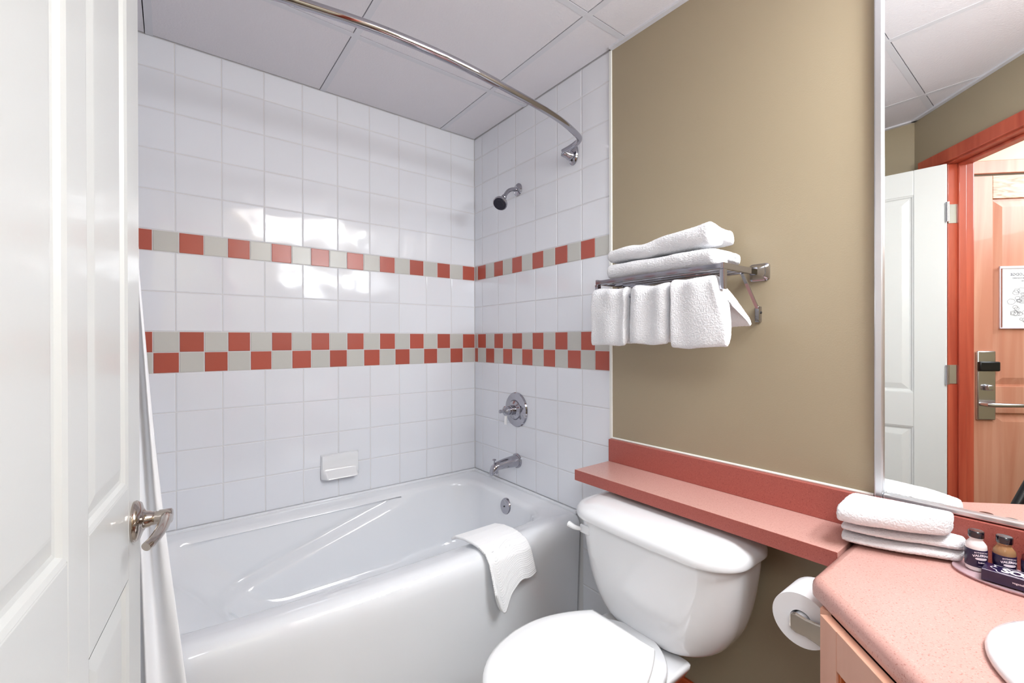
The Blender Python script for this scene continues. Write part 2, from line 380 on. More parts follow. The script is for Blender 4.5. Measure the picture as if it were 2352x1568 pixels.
# local frame of d2: +x along EE, +y is EE rotated +90 = (.7071,-.7071) = EN
def l2(lo, hi, bm=None): return add_box(bm or bmesh.new(), lo, hi)
U0, U1 = -.10, .84
bm = l2((U0, -.03, .01), (U1, -.012, 2.075)); obj('door_leaf', bm, 'entry_wood', d2, smooth=False, local=True)
for a, b, zz0, zz1 in ((U0, .095, .01, 2.075), (.66, U1, .01, 2.075)): obj('stile', l2((a, -.012, zz0), (b, .0, zz1)), 'entry_wood', d2, smooth=False, local=True, bevel=.002)
for z0, z1 in ((1.955, 2.075), (.835, .975), (.01, .25)): obj('rail', l2((.095, -.012, z0), (.66, 0, z1)), 'entry_wood_rail' if z0 > 1.5 else 'entry_wood', d2, smooth=False, local=True, bevel=.002)
def raised(x0, x1, z0, z1, parent, mname, y0, yt, bevw, name='raised_panel'):
    bm = bmesh.new(); o = [(x0, z0), (x1, z0), (x1, z1), (x0, z1)]; n = [(x0 + bevw, z0 + bevw), (x1 - bevw, z0 + bevw), (x1 - bevw, z1 - bevw), (x0 + bevw, z1 - bevw)]
    A = [bm.verts.new((x, y0, z)) for x, z in o]; B = [bm.verts.new((x, yt, z)) for x, z in n]
    bm.faces.new(B)
    for j in range(4): bm.faces.new((A[j], A[(j + 1) % 4], B[(j + 1) % 4], B[j]))
    return obj(name, bm, mname, parent, smooth=False, local=True)
raised(.105, .65, .985, 1.945, d2, 'entry_wood', -.012, -.002, .035)
raised(.105, .65, .26, .825, d2, 'entry_wood', -.012, -.002, .035)
for a, b, z0, z1 in ((U0 - .06, U0 - .004, 0, 2.15), (U1 + .004, U1 + .06, 0, 2.15), (U0 - .06, U1 + .06, 2.082, 2.15)): obj('casing', l2((a, -.005, z0), (b, .016, z1)), 'entry_wood', d2, smooth=False, local=True, bevel=.003)
lp = obj('lock_plate', l2((.012, 0, .80), (.098, .016, 1.16)), 'steel', d2, local=True, bevel=.006)
obj('card_reader', l2((.008, .016, 1.055), (.103, .036, 1.105)), 'black_plastic', lp, local=True, bevel=.006)
obj('thumb_turn', l2((.040, .016, .955), (.072, .04, .985)), 'steel', lp, local=True, bevel=.006)
obj('lever', tube([(.03, .016, .885), (.03, .06, .885), (.05, .068, .885), (.20, .066, .884)], [.011, .011, .012, .009], 12), 'steel', lp, local=True)
# paper notice in a clear holder on the entry door
SC = QE + EE * .25 + EN * .004 + Vector((0, 0, 1.438))
nt = thing('evacuation_notice', SC, 'white paper evacuation map in a clear holder on the entry door, seen in the mirror', 'sign', rotz=math.atan2(EE.y, EE.x))
W2, H2 = .13, .162
obj('sheet', l2((-W2 + .015, .0, -H2 + .006), (W2 - .015, .002, H2 - .012)), 'paper', nt, smooth=False, local=True)
for lo, hi in (((-W2, 0, H2 - .012), (W2, .006, H2)), ((-W2, 0, -H2), (W2, .006, -H2 + .006)), ((-W2, 0, -H2), (-W2 + .004, .006, H2)), ((W2 - .004, 0, -H2), (W2, .006, H2))):
    obj('holder_edge', l2(lo, hi), 'print_white', nt, smooth=False, local=True)
TM = Matrix(((-1, 0, 0, 0), (0, 0, 1, .0026), (0, 1, 0, 0), (0, 0, 0, 1)))
def note(s, size, z, name='lettering', x=0):
    bm = text_mesh(s, size); bmesh.ops.transform(bm, matrix=Matrix.Translation((x, 0, z)) @ TM, verts=bm.verts); return obj(name, bm, 'ink', nt, smooth=False, local=True, normals=False)
note('CASCADE LODGE', .020, .118); note('4315 NORTHLANDS BOULEVARD', .0095, .099); note('WHISTLER, BC', .010, .084)
bm = bmesh.new()
for k in range(46):
    a = random.uniform(0, 2 * PI); rr_ = random.uniform(.45, 1.0); cx = .085 * rr_ * math.cos(a); cz = -.035 + .088 * rr_ * math.sin(a)
    n_ = random.choice((5, 6, 8)); rad = random.uniform(.006, .016); pts = [(cx + rad * math.cos(2 * PI * i / n_ + a) * 1.3, cz + rad * math.sin(2 * PI * i / n_ + a)) for i in range(n_)]
    for i in range(n_):
        p, q = Vector((pts[i][0], 0, pts[i][1])), Vector((pts[(i + 1) % n_][0], 0, pts[(i + 1) % n_][1])); d = (q - p).normalized() * .0005; nrm = Vector((-d.z, 0, d.x))
        f = [bm.verts.new(v + Vector((0, .0026, 0))) for v in (p - nrm, q - nrm, q + nrm, p + nrm)]; bm.faces.new(f)
for k in range(6): add_box(bm, (-.03 - .004 * (k % 3), .002, .01 - k * .008), (.03 + .003 * (k % 2), .0027, .0112 - k * .008))
obj('floor_plan', bm, 'ink', nt, smooth=False, local=True, normals=False)

# ------------------------------------------------------------------ white bathroom door, open into the room
HP = Vector((-1.500, -1.7175)); WD = .735
# free edge lies on the sight line found for the photograph's door edge
Fp = None
for k in range(4000):
    yy = -1.35 + k * .00015
    D = fw + r2 * ((320 - 1176) / FOC); xx = CAM.x + D.x / D.y * (yy - CAM.y)
    if abs((Vector((xx, yy)) - HP).length - WD) < .0003: Fp = Vector((xx, yy)); break
UD = (Fp - HP).normalized(); ang = math.atan2(UD.y, UD.x)
d1 = bpy.data.objects.new('door_1', None); COL.objects.link(d1); d1.location = (HP.x, HP.y, 0); d1.rotation_euler = (0, 0, ang)
tag(d1, 'white painted panel door standing open at the left edge of the photo', kind='structure')
# local: +x along the leaf from the hinge, visible face towards local -y
ZT = 2.035
DP = [(.115, .325), (.405, WD - .10)]; DZ = [(.25, .80), (.965, 1.915)]
obj('door_core', box((0, .010, .012), (WD, .028, ZT)), 'door_paint', d1, smooth=False, local=True)
for sgn, ya, yb_ in ((0, 0, .010), (1, .028, .038)):
    for a, b in ((0, DP[0][0]), (DP[0][1], DP[1][0]), (DP[1][1], WD)): obj('stile', box((a, ya, .012), (b, yb_, ZT)), 'door_paint', d1, smooth=False, local=True, bevel=.0025)
    for c, d_ in ((.012, DZ[0][0]), (DZ[0][1], DZ[1][0]), (DZ[1][1], ZT)):
        for a, b in DP: obj('rail', box((a, ya, c), (b, yb_, d_)), 'door_paint', d1, smooth=False, local=True, bevel=.0025)
for a, b in DP:
    for c, d_ in DZ:
        for (o0, o1, y_a, y_b) in ((.0, .012, .0005, .0085),):
            bm = bmesh.new()   # ogee moulding ring
            R_ = [rrect(a, b, c, d_, .001, 0, 1, 1)]
            prof = [(0, .0005), (.006, .003), (.010, .0085), (.016, .0095), (.042, .0025), (.046, .0022)]
            rings = []
            for ins, yv in prof: rings.append([Vector((x, yv, z)) for x, z in ((a + ins, c + ins), (b - ins, c + ins), (b - ins, d_ - ins), (a + ins, d_ - ins))])
            loft(rings, False, True, bm)
        obj('raised_panel', bm, 'door_paint', d1, smooth=False, local=True)
        raised(a, b, c, d_, d1, 'door_paint', .030, .036, .04)
kz = .889; kx = WD - .060
kn = obj('door_lever', lathe([(.036, 0), (.037, .004), (.033, .010), (.022, .014), (.0155, .018), (.0145, .024), (.0125, .027), (.0120, .036), (.0135, .038), (.0135, .056), (.011, .058), (0, .058)], (kx, 0, kz), (0, -1, 0), 40), 'nickel', d1, local=True, ang=50)
tag(kn, 'brushed nickel lever handle')
obj('lever_arm', tube([(kx, -.049, kz), (kx - .03, -.050, kz + .001), (kx - .07, -.049, kz - .001), (kx - .105, -.043, kz - .005), (kx - .120, -.036, kz - .008)], [.0105, .0075], 14, smooth=4), 'nickel', kn, local=True)
obj('door_lever', lathe([(.036, 0), (.033, .010), (.0145, .020), (.012, .062), (0, .064)], (kx, .038, kz), (0, 1, 0), 24), 'nickel', d1, local=True)
for hz in (.25, 1.057, 1.81):
    h = obj('hinge', tube([(-.002, -.006, hz - .045), (-.002, -.006, hz + .045)], .007, 12), 'steel', d1, local=True)
    bmh = dbox(bmesh.new(), S0 - .004, S0 + .003, -.035, .012, hz - .044, hz + .044); dbox(bmh, S0 - .05, S0 - .004, .022, .0245, hz - .044, hz + .044)
    obj('hinge_leaf', bmh, 'steel', fr, smooth=False)

# ------------------------------------------------------------------ bathtub
tb = thing('bathtub', (-.76, -.42, 0), 'white bathtub with curved front apron along the tiled walls', 'bathtub')
def bow(p, amt):
    if p.y < -.30:
        w = min(1, (-.30 - p.y) / .35); u = (-p.x) / 1.52
        p = p.copy(); p.y -= amt * w * (max(0, math.sin(PI * min(max(u, 0), 1))) ** .8)
    return p
def ring(x0, x1, y0, y1, r, z, b): return [bow(p, b) for p in rrect(x0, x1, y0, y1, r, z, 26, 10)]
XE = -1.521
R = []
R.append(ring(XE, -.003, -.800, -.003, .010, .0, .020))
R.append(ring(XE, -.003, -.803, -.003, .010, .06, .026))
R.append(ring(XE, -.003, -.812, -.003, .012, .25, .036))
R.append(ring(XE, -.003, -.820, -.003, .014, .40, .044))
R.append(ring(XE, -.003, -.822, -.003, .014, .440, .046))
R.append(ring(XE, -.003, -.819, -.003, .016, .462, .046))
R.append(ring(XE, -.004, -.810, -.004, .018, .480, .046))
R.append(ring(XE, -.005, -.796, -.005, .02, .490, .046))
R.append(ring(XE + .012, -.014, -.782, -.014, .02, .4935, .046))
R.append(ring(XE + .03, -.03, -.765, -.022, .03, .492, .046))
R.append(ring(-1.455, -.085, -.722, -.062, .11, .486, .040))
R.append(ring(-1.440, -.098, -.708, -.074, .12, .480, .038))
R.append(ring(-1.430, -.106, -.698, -.082, .125, .466, .036))
lv = 40; inner = []
for i in range(1, lv + 1):
    t = i / lv; z = .466 + (.150 - .466) * t
    e = t ** 1.0; soft = 1 - math.sqrt(max(0, 1 - max(0, (t - .80) / .20) ** 2)) if t > .8 else 0
    rg = ring(-1.430 + .30 * e + .05 * soft, -.106 - .055 * e - .05 * soft, -.698 + .05 * e + .06 * soft, -.082 - .045 * e - .06 * soft, .125 + .02 * e, z, .036 * (1 - .5 * t))
    out = []
    for p in rg:
        if -1.40 < p.x < -.36:
            zl = .235 + (p.x + 1.27) / .83 * .235
            w = 1 / (1 + math.exp(-(zl - p.z) / .0045)); fade = min(1, max(0, (p.x + 1.36) / .10)) * min(1, max(0, (-.40 - p.x) / .12))
            grv = math.exp(-((p.z - zl - .012) / .016) ** 2) * .010
            if p.y > -.2: p.y += fade * (grv - .034 * w) + fade * .012
            elif p.y < -.55: p.y -= fade * (grv - .034 * w) + fade * .012
        out.append(p)
    inner.append(out)
R += inner
R.append(ring(-1.06, -.23, -.565, -.21, .12, .143, .01)); R.append(ring(-1.0, -.30, -.50, -.27, .08, .141, .0))
obj('tub_shell', loft(R, True, True), 'acrylic', tb, ang=60)
obj('tile_flange', box((XE, -.016, .486), (-.003, -.0025, .5025)), 'acrylic', tb, bevel=.003)
obj('tile_flange', box((-.016, -.800, .486), (-.0025, -.016, .5025)), 'acrylic', tb, bevel=.003)
ov = obj('overflow_plate', lathe([(0, .012), (.022, .0118), (.034, .009), (.0375, .004), (.038, -.01)][::-1], (-.108, -.438, .437), (-1, 0, .12), 36), 'chrome', tb)
obj('overflow_screw', lathe([(.004, 0), (.003, .003), (0, .0035)], (-.120, -.438, .4385), (-1, 0, .12), 10), 'dark_hole', ov)
obj('drain', lathe([(.03, 0), (.03, .003), (.02, .004), (0, .004)], (-.33, -.39, .1405), (0, 0, 1), 24), 'chrome', tb)

# ------------------------------------------------------------------ shower fittings
sh = thing('wall_shower', (0, -.398, 1.965), 'chrome shower head with dark purple face high on the tiled wall', 'shower head')
obj('flange', lathe([(.031, 0), (.031, .003), (.024, .010), (.012, .014), (0, .014)], (0, -.398, 1.965), (-1, 0, 0), 32), 'chrome', sh)
HD = Vector((-.62, -.30, -.72)).normalized(); AE = Vector((-.098, -.412, 1.906))
obj('shower_arm', tube([(0, -.398, 1.965), (-.035, -.399, 1.960), (-.065, -.402, 1.944), AE - HD * .012, AE], .0095, 14, smooth=5), 'chrome', sh)
obj('collar', lathe([(.012, 0), (.0135, .002), (.0135, .014), (.012, .016)], AE - HD * .004, HD, 20), 'chrome', sh)
hd = obj('spray_head', lathe([(.010, 0), (.013, .004), (.015, .016), (.020, .024), (.033, .034), (.035, .040), (.035, .047), (.031, .049)], AE + HD * .012, HD, 36), 'chrome', sh)
obj('spray_face', lathe([(.0315, 0), (.030, .003), (.018, .002), (.017, .001), (0, .001)], AE + HD * .0615, HD, 36), 'dark_rubber', hd)

va = thing('shower_valve', (0, -.383, .877), 'round chrome shower valve plate with small lever on the tiled wall', 'shower valve')
obj('valve_plate', lathe([(.086, 0), (.086, .004), (.082, .009), (.060, .013), (.050, .0145), (.047, .012), (.045, .018), (.03, .026), (.0, .027)], (0, -.383, .877), (-1, 0, 0), 56), 'chrome', va, ang=25)
hb = obj('valve_handle', lathe([(.024, 0), (.024, .022), (.021, .024), (.021, .040), (.024, .043), (.024, .050), (.018, .056), (.010, .062), (.0075, .072), (.0095, .078), (.008, .084), (0, .086)], (-.022, -.383, .877), (-1, 0, 0), 28), 'chrome', va)
obj('handle_lever', tube([(-.066, -.383, .862), (-.070, -.383, .835), (-.070, -.383, .812)], [.0065, .008], 12), 'porcelain', hb)
sp = thing('tub_spout', (0, -.386, .624), 'chrome tub spout with diverter knob above the bathtub', 'tub spout')
obj('flange', lathe([(.036, 0), (.036, .006), (.031, .010), (.0, .010)], (0, -.386, .624), (-1, 0, 0), 32), 'chrome', sp)
rg = []
for x, zc, ry, rz in ((-.008, .624, .030, .030), (-.04, .624, .028, .0275), (-.08, .6225, .024, .024), (-.115, .619, .021, .021), (-.135, .613, .020, .0225), (-.150, .603, .0185, .023), (-.158, .592, .016, .016), (-.160, .585, .010, .008)):
    rg.append([Vector((x, -.386 + ry * math.cos(2 * PI * i / 24), zc + rz * math.sin(2 * PI * i / 24))) for i in range(24)])
obj('spout_body', loft(rg), 'chrome', sp, ang=50)
obj('spout_nozzle', lathe([(.0175, 0), (.0175, .016), (.015, .018)], (-.138, -.386, .603), (0, 0, -1), 20), 'chrome', sp)
obj('diverter_knob', lathe([(.0035, 0), (.0035, .016), (.009, .018), (.010, .021), (.006, .024), (0, .0245)], (-.140, -.386, .630), (0, 0, 1), 16), 'chrome', sp)

# soap dish
sd = thing('soap_dish', (-.743, 0, .642), 'white ceramic soap dish set in the tiled wall above the tub', 'soap dish')
bm = bmesh.new(); NU, NV = 34, 26; x0, x1, z0, z1 = -.829, -.659, .590, .702; G = []
for j in range(NV + 1):
    row = []
    v = j / NV
    for i in range(NU + 1):
        u = i / NU; eu = min(u, 1 - u); ev = min(v, 1 - v)
        d = .012 * min(1, min(eu, ev) / .03)
        side = min(1, max(0, (eu - .03) / .09)); side = side * side * (3 - 2 * side)
        vv = max(0, (v - .30) / .70); lip = vv ** 1.5 * .046
        if v > .90: lip *= max(0, 1 - ((v - .90) / .10) ** 2)
        bowl = -.016 * math.exp(-((v - .62) / .16) ** 2) * side
        row.append(bm.verts.new((x0 + (x1 - x0) * u, -.002 - d - lip * (.12 + .88 * side) - bowl * .6, z1 + (z0 - z1) * v)))
    G.append(row)
for j in range(NV):
    for i in range(NU): bm.faces.new((G[j][i], G[j][i + 1], G[j + 1][i + 1], G[j + 1][i]))
obj('dish', bm, 'porcelain', sd, ang=60)

# shower rod
sr = thing('shower_rod', (-.76, -.78, 2.02), 'curved chrome shower curtain rod below the ceiling', 'curtain rod')
rp = [(-.052, -.768, 2.014), (-.046, -.80, 2.020), (-.044, -.835, 2.027), (-.056, -.866, 2.030), (-.09, -.888, 2.030), (-.218, -.932, 2.03), (-.369, -.961, 2.03), (-.557, -.984, 2.03)]
obj('rod_end', tube(rp, .0115, 18, smooth=6), 'chrome', sr)
mp = [(-.545, -.983, 2.03), (-.66, -.994, 2.03), (-.77, -.999, 2.03), (-.90, -.996, 2.03), (-1.0, -.986, 2.03), (-1.13, -.966, 2.03)]
obj('rod_middle', tube(mp, .0132, 18, smooth=6), 'chrome', sr)
obj('rod_end', tube([(-1.12, -.968, 2.03), (-1.25, -.938, 2.03), (-1.38, -.892, 2.03), (-1.45, -.862, 2.03), (-1.479, -.835, 2.027), (-1.478, -.80, 2.02), (-1.472, -.768, 2.014)], .0115, 18, smooth=6), 'chrome', sr)
for sx, nx in ((-.001, -1), (-1.523, 1)):
    w = obj('wall_bracket', lathe([(.046, 0), (.046, .004), (.040, .010), (.022, .014), (0, .014)], (sx, -.780, 2.012), (nx, 0, 0), 32, sx=.62), 'chrome', sr)
    obj('socket', tube([(sx + nx * .008, -.777, 2.004), (sx + nx * .030, -.774, 2.006), (sx + nx * .05, -.769, 2.013)], [.020, .0165, .0175], 16, smooth=3), 'chrome', w)
    obj('screw', lathe([(.006, 0), (.005, .003), (0, .0035)], (sx + nx * .010, -.782, 1.984), (nx, 0, 0), 10), 'dark_hole', w)

# shower curtain
sc = thing('shower_curtain', (-1.45, -.92, 1.0), 'white fabric shower curtain bunched beside the open door', 'curtain')
bm = bmesh.new(); NU, NV = 90, 60; G = []
for j in range(NV + 1):
    v = j / NV; z = 1.985 + (.07 - 1.985) * v; row = []
    xr = -1.47 + (.145) * v ** .9
    if z < 1.4: xr = -1.418 + (1.35 - z) * .0853
    for i in range(NU + 1):
        u = i / NU; x = xr + (-1.512 - xr) * u
        yb_ = -.868 - .055 * v
        amp = .007 + .008 * v
        y = yb_ - amp * math.sin(u * PI * 2 * 3.2 + .5 + .25 * math.sin(z * 3)) - .005 * math.sin(u * 31 + z * 5) * v
        row.append(bm.verts.new((x + .004 * math.sin(z * 5 + u * 9), y, z)))
    G.append(row)
for j in range(NV):
    for i in range(NU): bm.faces.new((G[j][i], G[j][i + 1], G[j + 1][i + 1], G[j + 1][i]))
o = obj('curtain_cloth', bm, 'curtain_cloth', sc, ang=80); md = o.modifiers.new('s', 'SOLIDIFY'); md.thickness = .0016
for k in range(5):
    x = -1.455 - .009 * k
    bmr_ = bmesh.new(); n = 20
    tube([Vector((x, -.862 + .001 * k + .019 * math.sin(2 * PI * i / n), 2.018 + .026 * math.cos(2 * PI * i / n))) for i in range(n + 1)], .002, 6, bmr_)
    obj('curtain_ring', bmr_, 'chrome', sc)

# ------------------------------------------------------------------ terry towels
def sweep(center, thick, axis_pts, seed, jitter=.003, taper=0., sag=None, nsub=1):
    """thick 2D ribbon (center polyline, list of (a,b)) extruded through axis frames: axis_pts = list of Matrix mapping (a,b,0)"""
    C_ = [Vector((a, b)) for a, b in center]; n = len(C_); Lf, Rt = [], []
    for i, p in enumerate(C_):
        d = (C_[min(i + 1, n - 1)] - C_[max(i - 1, 0)]).normalized(); nr = Vector((-d.y, d.x))
        e = 1.0
        if i == 0 or i == n - 1: e = .45
        elif i == 1 or i == n - 2: e = .86
        Lf.append(p + nr * thick / 2 * e); Rt.append(p - nr * thick / 2 * e)
    pl = Lf + Rt[::-1]; bm = bmesh.new(); rings = []
    m = len(axis_pts)
    for k, M in enumerate(axis_pts):
        ends = 0 if 0 < k < m - 1 else 1
        cs = []
        for q in range(len(pl)):
            p = pl[q]; c = C_[q] if q < n else C_[2 * n - 1 - q]
            pp = c + (p - c) * (.80 if ends else .94)
            w = M @ Vector((pp.x, pp.y, 0))
            nv = noise.noise_vector(w * 22 + Vector((seed, seed * 2, 0))) * jitter + noise.noise_vector(w * 9 + Vector((seed * 3, 0, 5))) * jitter * 1.4
            cs.append(w + nv)
        rings.append(cs)
    return loft(rings, True, True, bm)
fluff = bpy.data.textures.new('terry_pile', 'CLOUDS'); fluff.noise_scale = .0030; fluff.noise_depth = 2
def terry(o, levels=3, strength=.0022):
    md = o.modifiers.new('sub', 'SUBSURF'); md.levels = levels; md.render_levels = levels
    md = o.modifiers.new('pile', 'DISPLACE'); md.texture = fluff; md.strength = strength; md.mid_level = .5; md.texture_coords = 'GLOBAL'
    return o
def serp(depth, t, n, gap=1.02, shift=0.):
    """n stacked layers joined by alternate folds; first fold towards -depth/2 (the front)"""
    out = []; h = t * gap; a = depth / 2 - t * .55
    for k in range(n):
        z = (k + .5) * h - n * h / 2
        xs_ = [a, a * .5, 0, -a * .5, -a] if k % 2 == 0 else [-a, -a * .5, 0, a * .5, a]
        out += [(x + shift * k, z) for x in xs_]
        if k < n - 1:
            sgn = -1 if k % 2 == 0 else 1
            for q in (1, 2, 3):
                an = PI * q / 4; out.append((sgn * (a + math.sin(an) * h * .48) + shift * k, z + h / 2 - math.cos(an) * h / 2))
    return out
def spiral(depth, height, t, turns):
    """flat rolled fold: stadium spiral, open end outside at the back underneath"""
    out = []; st = 26; N = int(turns * st)
    for i in range(N + 1):
        ph = -PI / 2 + 2 * PI * i / st; r = height / 2 - t / 2 - t * 1.06 * (i / st); r = max(r, t * .32)
        a = depth / 2 - height / 2
        cxx = math.copysign(a, math.cos(ph)) if abs(math.cos(ph)) > .25 else a * math.cos(ph) / .25
        out.append((cxx + r * math.cos(ph), r * math.sin(ph)))
    return out
def frames(p0, p1, xdir, ydir, n, wob=0., seed=0):
    out = []
    for k in range(n + 1):
        t = k / n; p = Vector(p0).lerp(Vector(p1), t)
        p = p + Vector((0, 0, wob * noise.noise(Vector((t * 3 + seed, 0, 0)))))
        out.append(plane_M(p, xdir, ydir))
    return out
TZ = 1.428
g = 'folded bath towels on the chrome rack'
bm = sweep(spiral(.190, .058, .0165, 1.55), .0165, frames((-.116, -1.122, TZ + .026), (-.116, -1.505, TZ + .026), (-1, 0, 0), (0, 0, 1), 20, .002, 1), 1, .0028)
o = terry(obj('bath_towel', bm, 'terry', ang=180)); tag(o, 'lower of two folded white bath towels on the chrome rack', 'towel', g)
bm = sweep(spiral(.184, .070, .0195, 1.7), .0195, frames((-.112, -1.122, TZ + .084), (-.112, -1.490, TZ + .086), (-1, 0, 0), (0, 0, 1), 20, .002, 4), 5, .0036)
for v in bm.verts:
    t = (-v.co.y - 1.11) / .38; sc_ = .80 + .36 * min(max(t, 0), 1) ** 1.2
    v.co.z = TZ + .0515 + (v.co.z - TZ - .0515) * sc_
    v.co.z -= .010 * math.exp(-((t - .40) / .09) ** 2) * (1 if v.co.z > TZ + .08 else .3)
    # the bundle is pinched in the middle of its end, giving a heart-shaped roll
    if t > .75: v.co.z -= .014 * math.exp(-((v.co.x + .100) / .022) ** 2) * min(1, (t - .75) / .2) * (1 if v.co.z > TZ + .085 else 0)
o = terry(obj('bath_towel', bm, 'terry', ang=180)); tag(o, 'upper folded white bath towel on top of the rack stack', 'towel', g)

# ------------------------------------------------------------------ towel rack
rk = thing('towel_rack', (0, -1.32, 1.41), 'chrome towel shelf with hanging bar on the khaki wall', 'towel rack')
SQ = [(-1, -1), (1, -1), (1, 1), (-1, 1)]
YL, YR = -1.100, -1.533
obj('front_bar', tube([(-.211, YL, 1.415), (-.211, YR, 1.417)], .0072, sect=SQ), 'chrome', rk, smooth=False, bevel=.002)
for x in (-.170, -.130, -.090, -.050): obj('shelf_rod', tube([(x, YL, 1.414), (x, YR, 1.416)], .0045, 10), 'chrome', rk)
for y in (YL, YR):
    obj('side_arm', tube([(-.218, y, 1.4165), (-.038, y, 1.4165)], 1, sect=[(-.005, -.0085), (.005, -.0085), (.005, .0085), (-.005, .0085)], upv=(0, 0, 1)), 'chrome', rk, smooth=False, bevel=.0015)
    pl = obj('wall_plate', loft([rrect(-.027, .027, -.025, .025, .008, 0, 3, 4), rrect(-.027, .027, -.025, .025, .008, .006, 3, 4), rrect(-.022, .022, -.020, .020, .006, .010, 3, 4), rrect(-.013, .013, -.012, .012, .003, .030, 3, 4), rrect(-.011, .011, -.011, .011, .003, .044, 3, 4)]), 'chrome', None)
    pl.parent = rk; pl.matrix_parent_inverse = Matrix.Identity(4)
    me = pl.data; me.transform(world_of(rk).inverted() @ plane_M((0, y - .002, 1.417), (0, 1, 0), (0, 0, 1)) @ Matrix.Scale(1, 4) )
    # plate stands on the wall and points into the room (-x)
    for v in me.vertices:
        w = world_of(rk) @ v.co
        if w.x > 0: w.x = -w.x
        v.co = world_of(rk).inverted() @ w
    obj('end_tab', loft([[Vector((-.211 + a, y + b, z)) for a, b in ((-.0085 * s, -.0065), (.0085 * s, -.0065), (.0085 * s, .0065), (-.0085 * s, .0065))] for z, s in ((1.408, 1.05), (1.38, 1.0), (1.354, .82))]), 'chrome', rk, smooth=False, bevel=.0015)
    obj('strut', tube([(-.108, y, 1.405), (-.100, y, 1.398), (-.014, y, 1.312)], 1, sect=[(-.0045, -.0018), (.0045, -.0018), (.0045, .0018), (-.0045, .0018)], upv=(1, 0, 0)), 'chrome', rk, smooth=False)
    ft = obj('strut_foot', box((-.016, y - .007, 1.272), (-.0005, y + .007, 1.318)), 'chrome', rk, smooth=False, bevel=.002)
    obj('screw', lathe([(.004, 0), (.003, .002), (0, .0022)], (-.008, y - .007, 1.300), (0, -1, 0), 10), 'dark_hole', ft)
obj('hanging_bar', tube([(-.211, YL, 1.361), (-.211, YR, 1.361)], .0065, 12), 'chrome', rk)

# three towels over the hanging bar
def hang_profile(xf, xb, zf, zb, r=.015, ztop=1.366, flare=0.):
    P_ = []
    for i in range(10): t = i / 9; P_.append((xf + (-.211 - r - xf) * (t ** .5) , zf + (ztop - r * .2 - zf) * t))
    for i in range(1, 8): a = PI - PI * i / 8; P_.append((-.211 + r * math.cos(a) * (1 if math.cos(a) < 0 else 1.3), ztop + r * .8 * math.sin(a)))
    for i in range(10): t = i / 9; P_.append((-.211 + r * 1.3 + (xb - (-.211 + r * 1.3)) * (t ** .8), ztop - r * .2 + (zb - ztop) * t))
    return P_
specs = [(-1.088, -1.238, -.232, -.165, 1.204, 1.215, 'white hand towel hanging nearest the tiled wall, left of three'), (-1.243, -1.386, -.232, -.165, 1.207, 1.220, 'white hand towel hanging in the middle of the three under the rack'),
         (-1.391, -1.556, -.236, -.100, 1.200, 1.262, 'white hand towel hanging at the right end of the rack, its back corner flaring')]
for k, (ya, yb_, xf, xb_, zf, zb, lab) in enumerate(specs):
    prof = hang_profile(xf, xb_, zf, zb)
    n = 14; fm = []
    for i in range(n + 1):
        t = i / n; y = ya + (yb_ - ya) * t; fm.append(plane_M((0.006 * math.sin(t * 11 + k * 2) * (.3 + .7 * abs(t - .5)), y, .002 * math.sin(t * 7 + k)), (1, 0, 0), (0, 0, 1)))
    bm = sweep(prof, .026 if k < 2 else .034, fm, 11 + k * 4, .0028)
    yc = (ya + yb_) / 2
    for v in bm.verts:
        f = min(1, max(0, (1.372 - v.co.z) / .17))
        if k == 2:
            tt_ = (ya - v.co.y) / (ya - yb_); v.co.y = ya - tt_ * (.130 + .035 * min(1, f * 1.6))
        else: v.co.y = yc + (v.co.y - yc) * (.955 + .045 * f)
        # pleats running down from the bar
        v.co.x += .0034 * math.sin((v.co.y - yc) * 80 + k * 1.7) * (1 - .75 * f)
        if k == 2 and v.co.y < -1.50: v.co.x += (.010 * (-1.50 - v.co.y) / .05) * f
    o = terry(obj('hand_towel', bm, 'terry', ang=180)); tag(o, lab, 'towel', 'towels hanging below the chrome rack')

# washcloth over the tub rim
bm = bmesh.new(); NU, NV = 50, 260; G = []
# path across the rim: inside edge -> over -> down the apron
rim = [(-.690, .482), (-.715, .499), (-.76, .506), (-.80, .5045), (-.835, .499), (-.862, .486), (-.874, .462), (-.877, .42), (-.878, .36), (-.879, .30), (-.880, .25), (-.881, .20)]
cum = [0]
for a, b in zip(rim, rim[1:]): cum.append(cum[-1] + math.hypot(b[0] - a[0], b[1] - a[1]))
def onrim(s):
    s = min(max(s, 0), cum[-1] - 1e-6)
    for i in range(len(rim) - 1):
        if s <= cum[i + 1]:
            t = (s - cum[i]) / (cum[i + 1] - cum[i]); return rim[i][0] + (rim[i + 1][0] - rim[i][0]) * t, rim[i][1] + (rim[i + 1][1] - rim[i][1]) * t
for j in range(NV + 1):
    v = j / NV; row = []
    for i in range(NU + 1):
        u = i / NU
        x = (-.552 + .06 * v) * (1 - u) + (-.372 + .070 * v) * u
        smax = .355 - .055 * u + .045 * math.exp(-((u - .20) / .12) ** 2) - .045 * math.exp(-(u / .08) ** 2) - .02 * math.exp(-((u - .62) / .16) ** 2)
        y, z = onrim(.010 + smax * v * .97)
        bw = .046 * (max(0, math.sin(PI * (-x) / 1.52)) ** .8) - .040
        off = .0028 + .006 * v * (.5 + .5 * math.sin(u * 9 + 1.2)) * v + .0011 * math.sin(v * 260)
        row.append(bm.verts.new((x, y - bw * min(1, v * 3) - off * v, z + (.0035 if v < .45 else 0) * (1 - v))))
    G.append(row)
for j in range(NV):
    for i in range(NU): bm.faces.new((G[j][i], G[j][i + 1], G[j + 1][i + 1], G[j + 1][i]))
o = obj('washcloth', bm, 'waffle', ang=80); md = o.modifiers.new('s', 'SOLIDIFY'); md.thickness = .009; md.offset = 1
tag(o, 'white ribbed washcloth draped over the front rim of the bathtub', 'washcloth')

